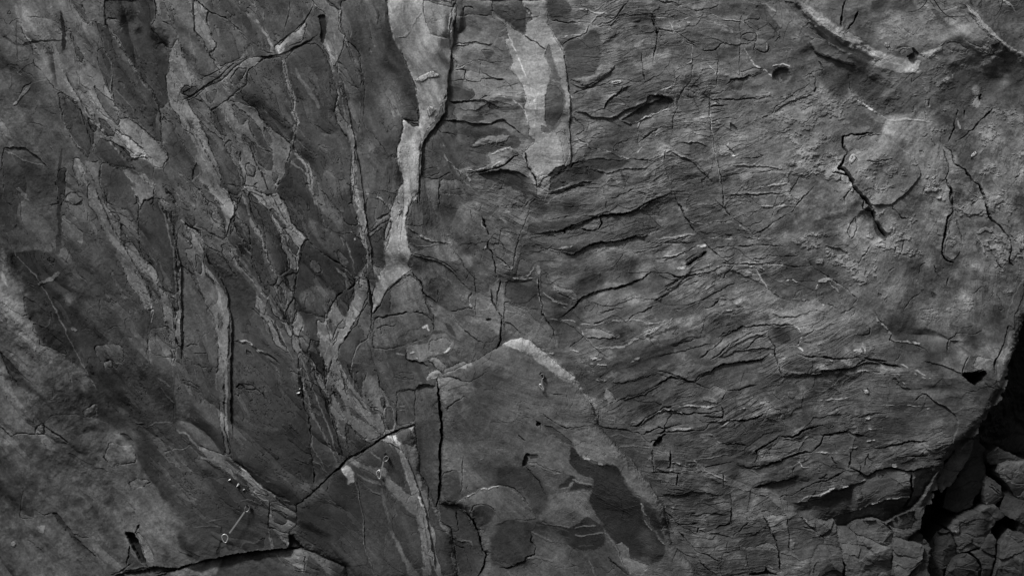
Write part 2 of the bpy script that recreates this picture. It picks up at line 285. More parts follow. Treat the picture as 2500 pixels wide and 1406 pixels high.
# traced outlines: P patch, V vein, C crack, S step (recessed on the right of travel), G blot, D dome, W pocket; some tones hold painted shade of hollows and light on ridges
DATA = '''
@0 0
P 96 -4 2; 110 0 480 0 560 110 620 185 665 140 700 260 680 400 720 520 760 640 800 740 830 830 870 820 960 870 1090 980 1160 1060 1120 1160 1060 1140 1000 1080 900 1085 800 960 700 930 690 1000 640 1040 610 930 560 760 520 700 430 640 380 620 300 500 230 450 230 320 180 270 150 180 120 90
P 66 7 1.6; 665 150 740 190 830 310 900 430 960 530 1020 610 1090 720 1110 800 1110 970 1060 960 930 840 800 740 780 600 790 500 780 420 720 320 700 240
P 64 5; 720 325 690 350 680 440 710 520 750 620 775 650 780 560 772 420
P 50 -14 3; 735 0 1060 0 1070 120 1040 200 1180 350 1170 430 1150 520 1160 700 1110 760 1060 660 960 500 860 350 740 190 725 100
G 42 26; 900 170
G 45 30; 1110 290
P 66 6; 735 130 800 140 850 200 800 235 750 200
P 60 5; 400 630 520 720 600 830 650 920 610 1080 560 1060 480 930 420 800
P 68 4; 480 190 530 320 580 400 560 440 520 350 490 260
P 68 4; 490 0 590 60 625 185 570 130
P 66 4; 640 600 720 660 780 700 830 840 820 870 760 800 680 690
P 66 4; 680 810 720 830 800 940 700 930
P 60 4; 610 810 650 830 660 900 630 900
P 58 12 1.4; 650 1000 690 955 800 985 880 1040 905 1090 905 1170 850 1150 760 1140 690 1100 640 1040
P 57 7; 690 1110 830 1160 900 1230 950 1406 740 1406 730 1330 680 1290
P 90 0; 570 1110 690 1110 680 1290 740 1406 690 1406 650 1240
P 88 6; 490 1090 540 1090 575 1160 550 1280 520 1230
P 100 0; 840 1170 900 1190 1000 1200 1060 1270 1050 1406 970 1406 920 1250
P 118 6; 800 900 900 950 1000 1060 950 1080 870 1010
S 26 12; 690 955 800 975 890 1040 905 1095 1000 1070 1060 1130
V 130 14 4; 900 1080 980 1080 1050 1130
V 105 14 5; 670 150 770 220 850 330 900 430 960 530 1020 620
C 2.5 26; 725 0 722 100 745 190 830 300 900 410 960 500 1020 600 1090 700 1110 770 1110 970 1160 1060 1125 1160 1160 1240 1220 1340 1260 1406
V 95 10 2; 720 325 770 410 790 530 770 590 770 680 820 800
V 90 7 2; 380 660 410 780 460 900 530 1000 610 1080
V 92 7 2; 790 610 860 680 910 730 920 810
V 32 26 -3; 430 90 440 140 437 220 437 365
V 40 15 -2; 415 1020 408 1100 392 1180
P 32 -3 1.2; 400 1160 445 1158 440 1210 432 1240 438 1270 430 1330 404 1406 375 1406 390 1290 370 1260
V 48 15 -4; 0 245 60 275 110 315 150 318 240 290 330 282 430 285
V 52 10 -3; 115 130 112 300 118 440
V 60 9 0; 232 300 225 400 222 470
C 2 15; 450 350 490 360 515 400 515 480 550 540 552 580 600 640 650 720 690 770 780 840 830 890 920 970 1000 1050 1060 1110 1060 1340
C 2 12; 110 440 150 490 215 520 235 560 150 590 120 660
V 92 20 6; 195 590 150 640 70 720
C 1.5 10; 190 125 260 130 380 140 430 190
P 58 -3 2; 0 1010 100 1005 160 1015 240 1080 320 1165 370 1250 380 1406 0 1406
S 46 14; 0 1005 80 1003 160 1013 240 1080 330 1165
V 92 6 3; 0 1020 60 1050 160 1110 300 1140
G 48 60; 180 1240
C 1.5 14; 150 840 235 850 305 870 | 235 850 212 880 218 920
D 14 16; 260 885
G 84 45; 0 870
V 82 12 4; 80 1290 180 1380
P 66 5; 40 440 100 440 160 500 130 510
G 100 55; 330 420 | 250 60
P 78 8 2; 1075 0 1130 10 1160 100 1190 180 1230 240 1215 300 1180 350 1100 290 1040 200 1080 130
C 3 30; 1070 0 1090 120 1140 165 1190 182
S 30 10; 1180 350 1100 310 1040 200
@400 0
P 104 -3 2; 110 290 150 400 170 480 210 540 200 600 130 640 180 740 250 830 300 960 330 1030 390 1140 410 1230 400 1300 460 1370 520 1406 380 1406 330 1320 240 1240 270 1180 220 1100 250 1000 200 930 120 880 110 800 60 750 40 700 30 600 20 530 50 480 40 430 60 370 90 290
P 62 5; 250 840 320 900 420 980 480 1100 540 1200 560 1290 520 1350 460 1330 400 1290 410 1220 370 1100 330 1020 290 930
P 60 10 1.6; 0 800 60 850 120 970 200 1090 210 1160 195 1255 240 1300 330 1406 0 1406 0 1210 30 1060 0 1000
P 58 -20; 225 1110 255 1190 200 1250 205 1170
V 98 8 3; 195 1260 260 1340 330 1406
P 74 5 3; 30 0 200 0 230 230 290 300 340 420 400 500 370 540 250 520 200 420 190 240 120 130
V 94 6; 110 120 180 220 200 280 230 400
P 84 7; 210 0 310 90 290 130 330 220 340 270 380 330 320 380 280 300 222 220
P 63 5; 310 90 400 120 460 150 560 260 610 310 510 420 400 470 330 390 380 330 330 220 295 130
P 58 0 3; 330 0 440 0 540 90 640 170 700 260 740 330 700 350 620 310 560 220 480 150 400 110
P 70 6; 330 0 380 0 385 70 350 50
C 3 25; 200 0 212 120 220 225 280 290 340 400 400 520 440 590 480 640
C 3 26; 230 10 300 80 370 110 430 130 540 220 620 310 700 365 770 380
C 2 20; 270 545 390 490 480 440 540 420 590 390 700 400 800 385
C 3 26; 130 700 240 640 320 580 400 530 500 440
P 90 3; 410 560 520 450 600 400 695 400 595 480 582 580 540 625 450 690 385 745 340 770 290 700 230 650 330 590
P 64 3; 525 480 580 480 550 570 500 600 470 545
P 58 -5; 150 590 240 620 190 680 115 640
P 70 0; 300 650 370 620 370 680 330 720
P 58 8 1.5; 700 410 810 400 830 480 850 580 885 680 890 760 925 860 875 985 800 930 700 860 650 760 560 700 540 640 580 590 590 490 640 450
P 60 8 1.5; 830 400 880 360 960 310 1050 300 1100 370 1150 480 1170 560 1190 660 1180 780 1200 850 1270 960 1300 1050 1290 1250 1300 1406 1060 1406 1020 1300 990 1130 900 1030 890 1000 930 860 895 740 885 620 850 530 825 440
V 82 26 0; 900 460 960 570 1020 670 1070 750
V 72 60 0; 1050 1100 1150 1180 1250 1220
P 46 3 3; 840 1170 920 1080 980 1130 1000 1250 1020 1330 1040 1406 820 1406 780 1320 790 1260
V 108 27 -5; 815 400 828 470 850 540 872 600 887 680 888 750 915 820 930 850 900 890 890 940 885 1000
V 102 30 -5; 885 1010 930 1080 980 1120 1000 1200 1015 1320 1050 1406
P 97 -5 1.6; 430 700 520 710 640 750 700 860 870 985 870 1040 830 1150 840 1180 790 1260 780 1320 820 1406 640 1406 590 1300 560 1250 540 1160 530 1060 500 930 440 840 400 740
P 62 5; 585 810 640 850 700 960 740 1030 750 1060 680 1020 620 940
P 63 5; 590 960 700 1040 740 1050 750 1170 700 1180 640 1100
P 70 4; 690 870 750 960 738 1010 700 930
P 66 4; 460 960 510 1060 540 1180 500 1150 430 1000
P 66 4; 340 770 400 860 440 940 390 920 340 830
P 62 4; 480 720 560 780 590 820 540 870 500 800
P 70 3; 750 1180 790 1210 770 1260 745 1230
P 82 8; 540 930 600 960 640 1040 610 1070 560 1000
C 2 12; 150 710 230 670 300 610 390 530
C 3 22; 210 690 280 700 330 770 380 745 450 690 540 620 585 590
C 2 14; 430 730 440 800 460 900 520 1020 530 1100 570 1180
C 1.5 14; 540 880 545 970 600 1040
P 70 8; 570 1130 600 1120 635 1150 640 1190 622 1222 590 1210
C 2 16; 570 1130 605 1118 640 1160 638 1200 620 1225 590 1215
C 3 20; 580 1215 572 1270 545 1300
C 2 16; 638 1280 660 1325 740 1345
P 115 8 1.2; 760 320 810 310 870 240 930 210 975 150 980 195 945 295 900 310 830 340 785 385
G 140 12; 940 230 | 800 350
C 4 36; 560 400 700 400 800 388 870 350 960 310 1060 240
S 26 9; 600 400 700 405 800 390 870 352 960 312 1065 240
P 30 -30 1; 1060 110 1110 112 1118 200 1100 305 1072 255 1080 180
V 118 14 4; 1115 120 1122 200
P 84 0; 1110 0 1200 80 1200 220 1250 260 1170 470 1100 320 1120 220 1130 110 1060 60 1020 0
V 108 14 2; 1110 250 1140 380 1160 480
V 105 16 -3; 1160 470 1175 570 1200 660
P 56 4; 1112 0 1228 0 1210 80 1150 50
V 108 8 4; 1230 0 1205 90 1200 180 1240 260 1300 400
P 104 -5 1.4; 1190 650 1200 760 1225 810 1280 870 1320 950 1312 1040 1315 1180 1300 1300 1340 1406 1300 1406 1288 1300 1285 1180 1300 1040 1270 960 1200 850 1178 790
C 2.5 20; 1250 260 1262 350 1300 440 1360 520 1362 600
C 2 12; 1190 470 1240 530 1290 590 1360 620
C 2 14; 1370 620 1350 850 1330 940
P 74 6; 1262 280 1330 350 1362 510 1300 420
P 78 3; 1200 420 1350 640 1350 850 1320 850 1270 760 1240 600 1190 480
P 55 -3; 1210 590 1250 680 1270 780 1225 690
C 2 15; 1225 740 1290 850 1330 940 1300 1250
V 100 8 2; 500 0 590 120 | 685 50 690 150 740 320 | 630 0 642 140
V 104 16 2; 600 80 690 220 740 320 770 370
C 2 18; 870 0 860 110 830 200 822 265
C 3 24; 760 330 830 270 900 220 975 150 1030 30
V 88 8; 1030 0 1000 90 | 800 60 850 70 880 20
@800 0
P 66 8 1.6; 100 0 410 0 430 150 450 280 510 360 560 480 600 590 620 700 625 830 560 830 510 820 510 900 480 1000 480 1080 440 1080 380 1010 240 850 260 620 240 500 220 380 130 260 90 180
G 76 30; 330 330 | 400 700
P 136 8 1.6 0.1; 410 0 650 0 850 60 892 20 862 220 850 400 835 500 820 640 790 720 730 830 680 900 640 970 630 1150 630 1330 580 1406 480 1406 480 1300 520 1250 490 1120 480 1020 520 890 510 820 625 860 628 830 622 720 605 590 565 480 510 360 450 280 430 150
P 104 2 2; 670 0 840 20 862 50 830 120 825 270 770 260 720 250 690 180 660 100
P 106 0 5; 530 850 600 830 620 870 570 960 490 1000
V 108 10 3; 480 270 540 260 600 150 650 95
P 50 -8; 520 818 590 832 632 870 605 868
P 84 3; 860 0 1130 0 1130 100 1080 105 930 105 870 110
C 3 32; 888 0 850 90 835 280 850 340 848 400 835 500 822 640
C 2 20; 820 640 790 730 792 830
C 3 26; 640 960 632 1150 633 1406
P 94 0 4; 860 110 1080 110 1240 260 1330 600 1330 900 1200 820 1000 690 960 600 860 560 850 400
P 80 0 3; 860 120 1000 120 1060 200 1000 290 860 290
P 58 -3; 830 585 880 590 940 610 1010 620 1016 650 960 695 870 705 825 690
P 62 -3; 825 710 880 710 850 790 890 830 800 830
P 58 -3; 930 800 1060 790 1090 830 920 835
P 72 0; 860 400 890 450 850 490
P 70 0; 1050 340 1150 350 1110 400 1090 410
C 2.2 22; 850 310 900 290 930 300 1060 290 | 925 105 930 45 1010 60 | 925 105 1100 105
C 2.5 26; 895 465 960 430 1050 415 1120 430 1215 420 | 1050 415 1050 520 | 840 500 920 470 950 480 940 550 1050 570 1065 545 1200 540 1225 590
C 2.5 26; 1060 500 1130 540 1200 540 1270 610 | 830 560 950 550 | 820 685 870 705 980 690 1110 700 1180 742 1110 740 1115 700
C 3 30; 790 830 900 840 1120 860 1200 820 1270 880 1370 955 | 1200 820 1130 860
C 2 16; 1000 545 1050 520 | 1045 690 1100 660
S 40 16; 830 690 980 690 1110 705 1180 745
S 50 16; 790 828 900 838 1120 858 1205 822 1290 890
S 30 10; 860 312 1060 292 1150 300
V 118 10 6; 900 470 960 430 1040 420
P 63 0 3; 640 980 790 950 800 860 1000 850 1200 880 1320 960 1260 1010 1100 1050 1090 1130 950 1150 880 1170 900 1230 640 1220
P 66 0; 1090 1050 1230 960 1330 960 1310 1010
P 108 18 1.2; 975 1012 1020 970 1150 930 1262 932 1225 970 1060 1002
P 100 14 1.6; 1090 1060 1180 1030 1260 1010 1310 1050 1240 1090 1200 1140 1070 1170 1010 1180 1130 1120
V 115 14 6; 1095 1070 1180 1035 1260 1008
V 120 10 6; 950 1165 1010 1175 1120 1160 1200 1110
P 44 -22 4; 1030 1200 1200 1170 1300 1180 1406 1240 1406 1406 1330 1330 1160 1260 1080 1230
C 4 50; 960 1190 1050 1190 1200 1150 1280 1080 1310 1060
V 105 16 6; 880 1165 960 1210 990 1250
V 98 9 2; 790 980 810 1090 870 1160 940 1250 1000 1300
C 2 16; 690 1020 790 1080 870 1160 | 640 1230 760 1225 860 1190 | 770 1230 765 1406 | 760 850 750 890 780 910 890 940
P 88 4 2; 780 1230 920 1230 950 1330 900 1345 770 1330
C 1.5 20; 850 1315 910 1305
P 54 -4; 640 1180 740 1150 780 1180 660 1220
@1200 0
P 126 12 2 0.2; 0 110 90 170 120 260 90 270 140 410 130 470 200 570 240 680 220 780 260 860 250 930 300 960 200 1060 240 1130 310 1200 340 1230 420 1200 440 1215 520 1130 545 1060 500 900 550 820 545 700 540 640 520 560 500 380 490 310 440 240 390 180 380 0 200 0 290 120 240 160 230 240 130 180 50 110 0 60
V 96 10; 150 300 280 640 240 800 | 60 250 100 270
V 130 10; 100 200 220 480 300 700 290 900 | 40 640 220 740 260 880
P 84 3; 390 300 400 320 430 440 480 560 392 540 410 500 360 380
P 84 -3 2; 385 545 480 570 500 640 498 780 440 900 415 910 370 840
P 70 3 1.5; 395 580 450 590 488 650 490 780 430 870 395 850 370 830 375 650
P 66 4; 10 0 200 0 290 110 240 90 230 230 130 170 10 70
P 86 3; 340 860 400 880 418 918 342 912
C 2 18; 342 915 420 922
P 108 4; 440 910 490 900 535 1000 530 1090 500 1150 480 1000
C 3 30; 225 235 252 265 310 300 368 340
C 2 16; 282 115 330 110 335 78
V 125 12 3; 210 0 260 90 290 115
P 60 0 3; 380 0 510 0 560 60 535 120 530 150 400 130
P 72 0; 440 150 525 150 520 200 480 220
P 62 0 4; 500 310 640 260 700 190 740 240 750 420 720 510 620 540 530 540 510 400
P 60 0; 560 0 650 0 700 60 600 60
P 64 0 3; 880 40 940 0 1080 80 1090 140 1000 130 880 150 840 140
V 110 10 5; 600 60 720 95 780 100 835 130
V 112 12 4; 480 260 560 240 640 240 675 170 730 100
P 96 4; 690 165 720 110 830 130 770 165
C 2.5 26; 395 135 520 150 670 160 700 172 810 165 840 130 930 20
C 2.5 24; 490 305 570 260 650 230 680 170
C 3.5 40; 1100 140 1135 220 1130 300 1105 430
C 4 55; 1030 370 1035 460 1046 550
S 24 8; 1040 380 1030 460 1040 545
C 2 20; 1090 90 1150 210 1250 220 | 1250 215 1330 270 1406 310
P 100 24 1.2; 538 548 600 545 640 548 700 525 730 478 760 450 850 455 820 492 740 545 640 608 600 570
S 34 16; 540 570 620 612 700 590 850 470
C 2.5 26; 560 650 700 600 900 570
P 92 4 2; 740 595 820 555 920 550 1050 560 900 600 760 610
C 3 34; 765 755 790 710 860 650 910 605
S 36 14; 765 755 790 710 860 650 940 590
P 62 0 4; 930 610 1050 570 1150 590 1180 640 1060 700 900 700 800 760 780 720
P 50 -16 3; 890 830 950 790 1060 720 1200 660 1250 700 1200 750 1070 800 980 850
P 50 -12; 1070 660 1130 650 1250 680 1240 715
S 60 18; 550 755 640 780 700 815 850 810 930 750 1050 715 1080 660 1150 650 1260 700
S 40 14; 880 830 940 855 1000 840 1080 795 1200 745 1250 710
P 92 10 2; 1000 900 1030 825 1090 800 1200 755 1260 770 1240 900 1170 870 1060 930
V 120 12 8; 1000 880 1030 820 1090 798 1200 752 1260 772
V 118 14 6; 1080 680 1150 620 1240 600 1270 570 1250 490 1380 440
P 112 6; 890 760 960 750 1040 730 1000 770 920 785
P 100 4; 700 770 760 745 860 790 740 820
C 3 30; 540 1160 600 1110 | 550 800 640 870 640 895 590 930
V 120 8 4; 560 815 600 860 640 890
C 2.5 26; 590 950 640 980 660 1020 790 1040 900 1090 1050 1100 1120 1115
V 108 10 5; 560 960 650 990 680 1020 800 1040 920 1085 980 1085 1050 1000
P 96 3; 1010 920 1040 940 1100 900 1130 1000 1080 1040 1000 990
C 2.5 26; 1000 990 1040 950 1120 900 1180 870
P 52 -8 4; 400 1230 540 1130 700 1090 950 1100 900 1150 700 1180 780 1190 740 1230 600 1245 400 1320
C 3 34; 390 1335 460 1325 560 1290 740 1265
S 50 20; 400 1320 560 1275 700 1240
V 54 22 0; 890 1170 910 1240 905 1280
V 52 32 0; 805 1280 920 1280 1050 1235 1100 1195
S 30 12; 660 1165 800 1185 900 1155 1080 1155
V 44 50 -8; 330 1300 450 1180 520 1140
C 5 60; 230 1050 260 1170 300 1220 320 1290
P 96 6; 345 1240 400 1210 385 1310 370 1380 300 1340
V 112 36 0; 260 1180 300 1250 320 1290
C 2.5 26; 1290 30 1180 15 | 1310 55 1406 75 | 1290 0 1295 40
@1600 0
V 122 8 4; 90 120 120 105 | 110 140 145 105 | 140 150 232 132 | 175 162 240 160 | 210 50 240 65
C 3 34; 15 210 10 260 0 370
C 2 20; 160 0 165 40 0 10 | 200 45 270 75 380 70 430 30 | 130 230 240 300 300 345 | 0 200 80 220 130 230
V 104 6 3; 0 125 80 130 130 225 250 300 260 380
P 54 0 2; 150 215 230 197 290 230 340 245 280 268 200 255
P 88 5; 60 90 130 60 230 120 150 165
P 64 -5; 330 320 400 290 462 285 400 350 332 355
C 3 24; 330 320 330 355 400 352 460 290
V 96 8 3; 240 120 500 185 600 310
V 118 6 4; 380 103 460 133 600 150 650 190 702 222 705 280
C 2.2 24; 460 140 600 158 | 590 262 600 240 690 225 705 285 640 285 592 262 | 685 285 685 370 | 600 150 690 220
C 2.5 24; 690 340 745 370 775 365 780 310
V 118 6 5; 330 360 330 420 380 470 415 500 | 415 500 415 580 | 750 290 765 290 765 350
V 116 10 5; 600 320 640 380 680 445 770 500 820 550 | 500 330 580 322
C 1.5 16; 580 300 580 520 | 430 370 430 480 420 600
P 96 8 1.4; 125 482 250 440 262 470 245 560 180 635 150 720 120 750 130 690 100 650 0 645 0 615 140 585
V 118 6 5; 120 490 250 440 255 370
V 118 7 5; 0 618 60 618 140 585
C 2 22; 262 380 255 480 240 560 170 640 150 750
P 66 -5; 0 660 100 670 130 710 0 780
P 52 -12; 240 590 290 600 320 640 240 620
P 52 -4 4; 830 480 880 470 925 490 930 520 905 560 870 585 840 560 815 520
W 0 38 22; 868 522
V 122 9 5; 800 458 870 443 925 460
P 96 22 2; 850 540 872 535 880 572 855 570
C 3 30; 500 580 530 550 620 530 720 500
S 34 14; 500 585 530 555 620 535 740 495
P 92 8; 590 490 680 465 760 480 700 510 600 520
C 3.5 36; 385 690 480 685 560 690 640 675 710 685
C 2 18; 710 685 800 660 | 545 690 570 740 | 380 650 440 650 480 620
C 3 30; 375 730 470 735
V 118 9 5; 390 715 470 720 | 390 650 450 645 485 615
V 100 12 4; 380 715 470 705
C 2.5 26; 390 840 480 815 580 810
P 46 -30; 515 842 560 880 562 906 515 882
P 70 0; 380 750 512 780 512 830 390 840
P 108 12 1.4; 420 985 490 1000 552 1080 430 1062 440 1020
P 50 -8; 490 1000 540 1050 510 1040
V 122 9 5; 430 1060 550 1080 | 500 970 502 1005
V 106 42 2; 500 1150 640 1150 800 1172 1050 1180
C 2 20; 450 1222 600 1190 700 1195 850 1170
S 34 10; 520 1138 700 1140 890 1165
P 62 -6; 900 1128 970 1130 965 1160 900 1165
C 2.5 28; 570 1095 650 1090 740 1075 | 740 1075 690 1040 680 1020
C 3 30; 800 790 830 730 900 690 960 640 1080 560
S 24 16; 810 790 850 740 940 690 1090 640
C 2 16; 640 845 720 815 800 790 | 870 730 960 695 1080 650 | 1000 860 1080 800 1160 740 1270 690
C 5 46; 1105 540 1104 600 1095 630
C 3 36; 1058 545 1075 600
P 100 4; 1020 520 1080 500 1110 540 1060 545
P 106 6; 1070 500 1150 470 1165 495 1120 535 1060 530
G 106 40; 1010 760 | 1200 760
G 98 60; 560 900 | 800 1000 | 1100 900
C 1.6 14; 1190 835 1215 850 1195 870 1185 850
P 112 20 2; 955 0 990 0 1110 130 1220 220 1290 250 1406 290 1406 340 1340 340 1220 270 1090 170 1000 60
P 66 -16 3; 880 0 960 20 1010 100 1100 200 1200 280 1180 290 1090 230 1000 140
V 90 16 4; 850 10 960 150 1030 240 1090 270
S 40 24; 950 10 1040 120 1180 230 1320 330 1406 370
P 86 8 4; 1065 290 1100 270 1180 290 1406 400 1406 450 1230 400 1160 375 1100 355
P 60 -8 8; 1165 385 1280 430 1350 500 1340 650 1280 690 1200 640 1150 560 1170 480
S 60 40; 1060 290 1100 360 1160 382 1230 405 1406 460
C 3 26; 1160 470 1120 420
V 60 70 -6; 700 30 800 160 850 220
V 100 10; 760 20 830 80
C 2 16; 780 160 850 250 870 300 | 830 290 860 250 870 300
P 60 -3 3; 170 980 270 970 370 1010 392 1070 330 1100 280 1110 200 1070 110 1010
P 62 3 2; 60 1060 110 1040 200 1090 290 1130 380 1230 300 1220 200 1250 120 1260 70 1160
S 40 16; 110 1035 200 1085 290 1150 400 1255
S 26 10; 170 980 270 970 370 1012
V 106 9 4; 370 740 385 850 390 950 410 1060 440 1180 460 1290
C 2.5 24; 375 640 370 740 380 850 392 950 412 1060 445 1180 466 1290 465 1406
C 1.6 16; 240 570 165 650 150 760 120 800 115 920 60 1080 60 1150 100 1250 130 1340
P 96 2; 150 870 270 855 260 890 170 895
V 110 12 5; 120 955 160 945
P 92 3 2; 170 640 200 620 290 640 300 680 180 670
C 4 40; 995 1215 950 1275 925 1320
C 2.4 24; 470 1335 700 1342 880 1330 925 1320 | 1090 1280 1050 1320 960 1406
V 112 12 6; 700 1290 800 1275 910 1265
P 102 8; 990 1215 1060 1200 1050 1240 1010 1230
G 104 25; 1190 1095
@2000 0
P 100 0 5; 420 240 700 220 900 190 1000 240 860 290 640 330 430 300
P 116 18 2; 0 165 80 220 170 265 290 280 300 300 250 320 330 350 440 400 420 420 330 400 240 360 180 300 100 260 60 230
P 112 20 2; 980 30 1040 90 1120 190 1240 290 1350 355 1406 375 1406 405 1320 372 1230 312 1130 232 1020 112
P 112 0 5 0.4; 700 20 900 50 980 60 1080 180 1220 290 1050 290 900 170 780 100
V 72 40; 780 60 860 170 880 190
P 114 10 1.6; 980 270 1080 320 1150 315 1200 372 1120 352 1040 330
P 60 -16 2; 1160 310 1220 310 1240 350 1200 365
P 64 0 5; 350 0 640 0 670 60 600 90 550 60 470 70 430 110 360 70
P 62 -14 5; 1230 200 1300 240 1406 300 1406 370 1350 340 1240 280
P 70 0 6; 1060 20 1200 0 1240 60 1200 200 1100 130
G 66 40; 300 170 | 90 90
V 98 12 5; 1260 0 1330 40 1350 90
C 7 60; 182 0 155 90 150 185
C 8 60; 272 85 240 150 195 212
P 110 10; 165 235 210 215 240 240 300 270 180 255
S 30 14; 60 230 200 330 300 370 400 420
V 116 12 6; 60 300 200 370 | 240 370 330 400 400 420
P 58 -22 10; 210 470 330 490 520 600 430 670 600 790 480 810 350 720 230 620
P 60 -26 14; 900 480 1040 420 1110 400 1130 460 1250 490 1270 640 1150 700 1100 830 1020 800 960 740 850 720 830 620 900 560
G 62 50; 60 460 | 560 700
V 112 12 5; 250 690 330 730 470 820
V 110 14 4; 465 820 560 830 610 825 740 835
S 30 22; 830 850 740 830 600 822 470 820 330 725 220 620 200 500
P 100 5; 540 350 570 330 620 340 560 380
P 42 -34 1.6; 640 325 690 380 660 452 636 430 600 390 650 370
V 114 30 4; 640 500 690 420
P 112 20 2; 680 375 740 355 790 345 860 290 830 350 745 402
S 30 10; 630 330 560 330 520 350
P 110 4 3; 1110 440 1160 380 1280 400 1272 450 1160 470
P 96 6 2; 870 300 930 290 1020 340 1000 372 900 360
C 2 16; 580 200 640 250 | 590 560 640 500
V 106 18 4; 830 540 870 550 930 510
P 104 12 1.5; 170 940 270 915 340 932 440 915 380 985 300 1040 232 1040 188 1050
V 122 7 5; 175 932 270 914 340 928
C 3 28; 265 965 300 935 440 925 | 310 1110 400 1115 490 1095
C 10 130; 370 912 230 922 165 935 165 1000 195 1050 165 1110 130 1160 160 1155 210 1230 245 1300 340 1400 370 1430
S 60 22; 170 930 165 1000 195 1050 160 1130 210 1230 250 1310
C 5 60; 90 1180 140 1190 195 1215
C 2.4 24; 230 1280 170 1350 165 1406 | 110 1310 130 1330 | 140 1210 145 1250
C 2.6 30; 760 930 780 970 805 1010 | 845 930 835 990 815 1040 820 1110
C 5 60; 830 1255 870 1225 890 1160 865 1090 845 1020
C 4 50; 935 820 930 880 890 975 | 945 975 1000 930 1060 890 1150 790 1200 740
V 102 14 4; 955 830 970 890
C 3 36; 952 755 950 825 | 1005 760 1000 810 | 655 730 650 780 | 735 770 740 815
P 108 10; 1060 690 1110 640 1105 750 1050 720
C 5 50; 1118 645 1115 690
P 92 7; 735 685 760 682 760 730 735 730
C 2.4 26; 762 680 760 730
C 8 90; 860 1010 905 1045 930 1120 990 1160 1050 1240 1090 1275 1130 1340 1145 1420
S 40 12; 1145 1420 1090 1275 1000 1165 930 1120
C 6 80; 860 1225 890 1300 920 1410
V 110 8 5; 990 745 1020 735
P 50 -14 1.4; 690 1040 710 1035 725 1060 715 1082 700 1065
P 52 -12 1.4; 700 938 735 935 740 945 715 948
G 118 26; 1380 1170 | 300 1180
G 108 45; 370 1390 | 520 870 | 720 870 | 1250 1390
C 1.8 20; 715 1330 720 1300 740 1300 | 1340 1240 1380 1190 | 1390 1190 1400 1180 | 540 1190 535 1210 | 680 1260 685 1290
G 58 26; 1380 540
@2000 0
G 112 26; 240 1150 | 300 1200 | 420 1300 | 350 1380 | 460 1100 | 540 1060 | 700 1170 | 800 1050 | 640 960 | 60 700
G 108 16; 560 1090 | 900 1090 | 930 1150 | 1130 1330 | 1200 1350 | 1010 1290 | 1080 620
V 116 8 3; 300 1180 360 1260 430 1340 | 500 1090 560 1130 | 720 1150 800 1180
U 45 60; 1406 380 1150 620 900 760 500 760 250 600 100 420
@0 0
D -40 20; 900 150
D -40 24; 1130 290
D 30 10; 945 195
G 44 14; 905 190 | 1130 310
@1600 0
U -80 26; 900 -60 990 0 1110 130 1220 220 1300 275 1500 330
@2000 0
U -90 30; 940 -60 1010 40 1120 180 1240 285 1350 345 1500 400
U -50 34; 700 330 850 270 980 270 1150 330 1300 420
P 97 20 4; 170 940 440 915 480 960 640 1080 700 1200 600 1330 480 1406 350 1402 245 1310 210 1230 160 1155 190 1050
G 116 20; 290 1160 | 330 1230 | 420 1330 | 350 1370 | 250 1060 | 470 900
G 80 16; 400 1160 | 440 1270
V 122 7 4; 175 932 270 914 340 928
@0 450
V 31 30 -3; 400 0 410 60 395 130 385 200 395 280 390 370
V 31 44 -3; 385 340 385 420 375 480
P 28 -3 1.2; 315 510 340 495 358 520 345 540
P 42 0 2; 400 60 440 80 430 100 400 95
P 70 8; 460 60 510 60 560 100 550 140 510 140 440 100
S 30 8; 440 95 480 130 515 140 555 110
C 1.6 14; 380 200 460 270 560 320 650 360 740 410 790 490 850 560
C 2 18; 410 350 490 390 540 410 572 450
C 1.6 14; 580 350 565 440 | 600 370 590 440 540 490 520 560 515 610 | 470 400 475 440 440 540 460 570 400 600 | 510 610 560 650 | 600 180 605 340 | 690 790 680 860 690 930 | 350 130 280 155
V 86 12 4; 100 20 160 80
P 70 3; 410 200 560 320 560 400 480 380 410 330
P 38 0 7; 60 440 350 430 400 520 480 600 440 700 640 780 620 900 700 1050 680 1170 560 1120 430 1160 280 1050 180 780 130 640 80 560
V 76 26 6; 240 690 320 660 400 600
P 72 0 3; 0 390 60 410 200 430 340 410 340 470 200 450 60 470 20 520
P 38 -10 2.5; 160 770 230 810 300 870 330 910 310 970 260 960 200 930 170 850
P 38 -8 2; 230 960 320 1000 420 1100 440 1170 400 1150 280 1090 270 1050 230 1000
P 80 4 4; 0 540 90 640 160 760 180 850 180 910 230 960 270 1060 340 1130 450 1200 560 1290 640 1406 0 1406
G 62 26; 60 720 | 150 760
C 1.8 16; 15 810 80 860 160 905 188 900 170 850
P 46 -10 3; 0 1140 60 1210 140 1300 250 1406 160 1406 70 1340 40 1260
C 2 20; 10 1150 40 1260 80 1330 150 1406
V 80 18 5; 470 990 510 1010
P 40 0 3; 690 1230 720 1210 800 1300 830 1260 830 1406 680 1406
P 66 4; 640 1110 780 1095 840 1120 845 1180 820 1230 730 1205 700 1240 640 1180
C 1.6 16; 670 1070 720 1010 790 980 850 985 | 760 1095 820 1105 848 1150 840 1230 | 700 1240 730 1210 800 1225 825 1205 | 630 1120 670 1170
P 44 -6 2; 760 1215 800 1235 790 1265 765 1250
P 80 7; 690 1230 740 1215 760 1260 700 1270
G 66 40; 640 860
G 76 30; 470 790
P 92 -4 2; 600 0 690 0 720 150 820 260 830 420 900 400 960 480 1080 600 1085 700 1090 740 980 700 940 620 880 540 820 450 740 360 640 180 600 140
P 60 6; 700 0 910 0 940 120 960 160 940 280 880 240 740 140 720 60
P 58 5; 830 270 960 400 1060 570 990 520 900 400 820 300
P 98 -3; 910 0 1060 0 1060 90 990 120 960 160 945 100
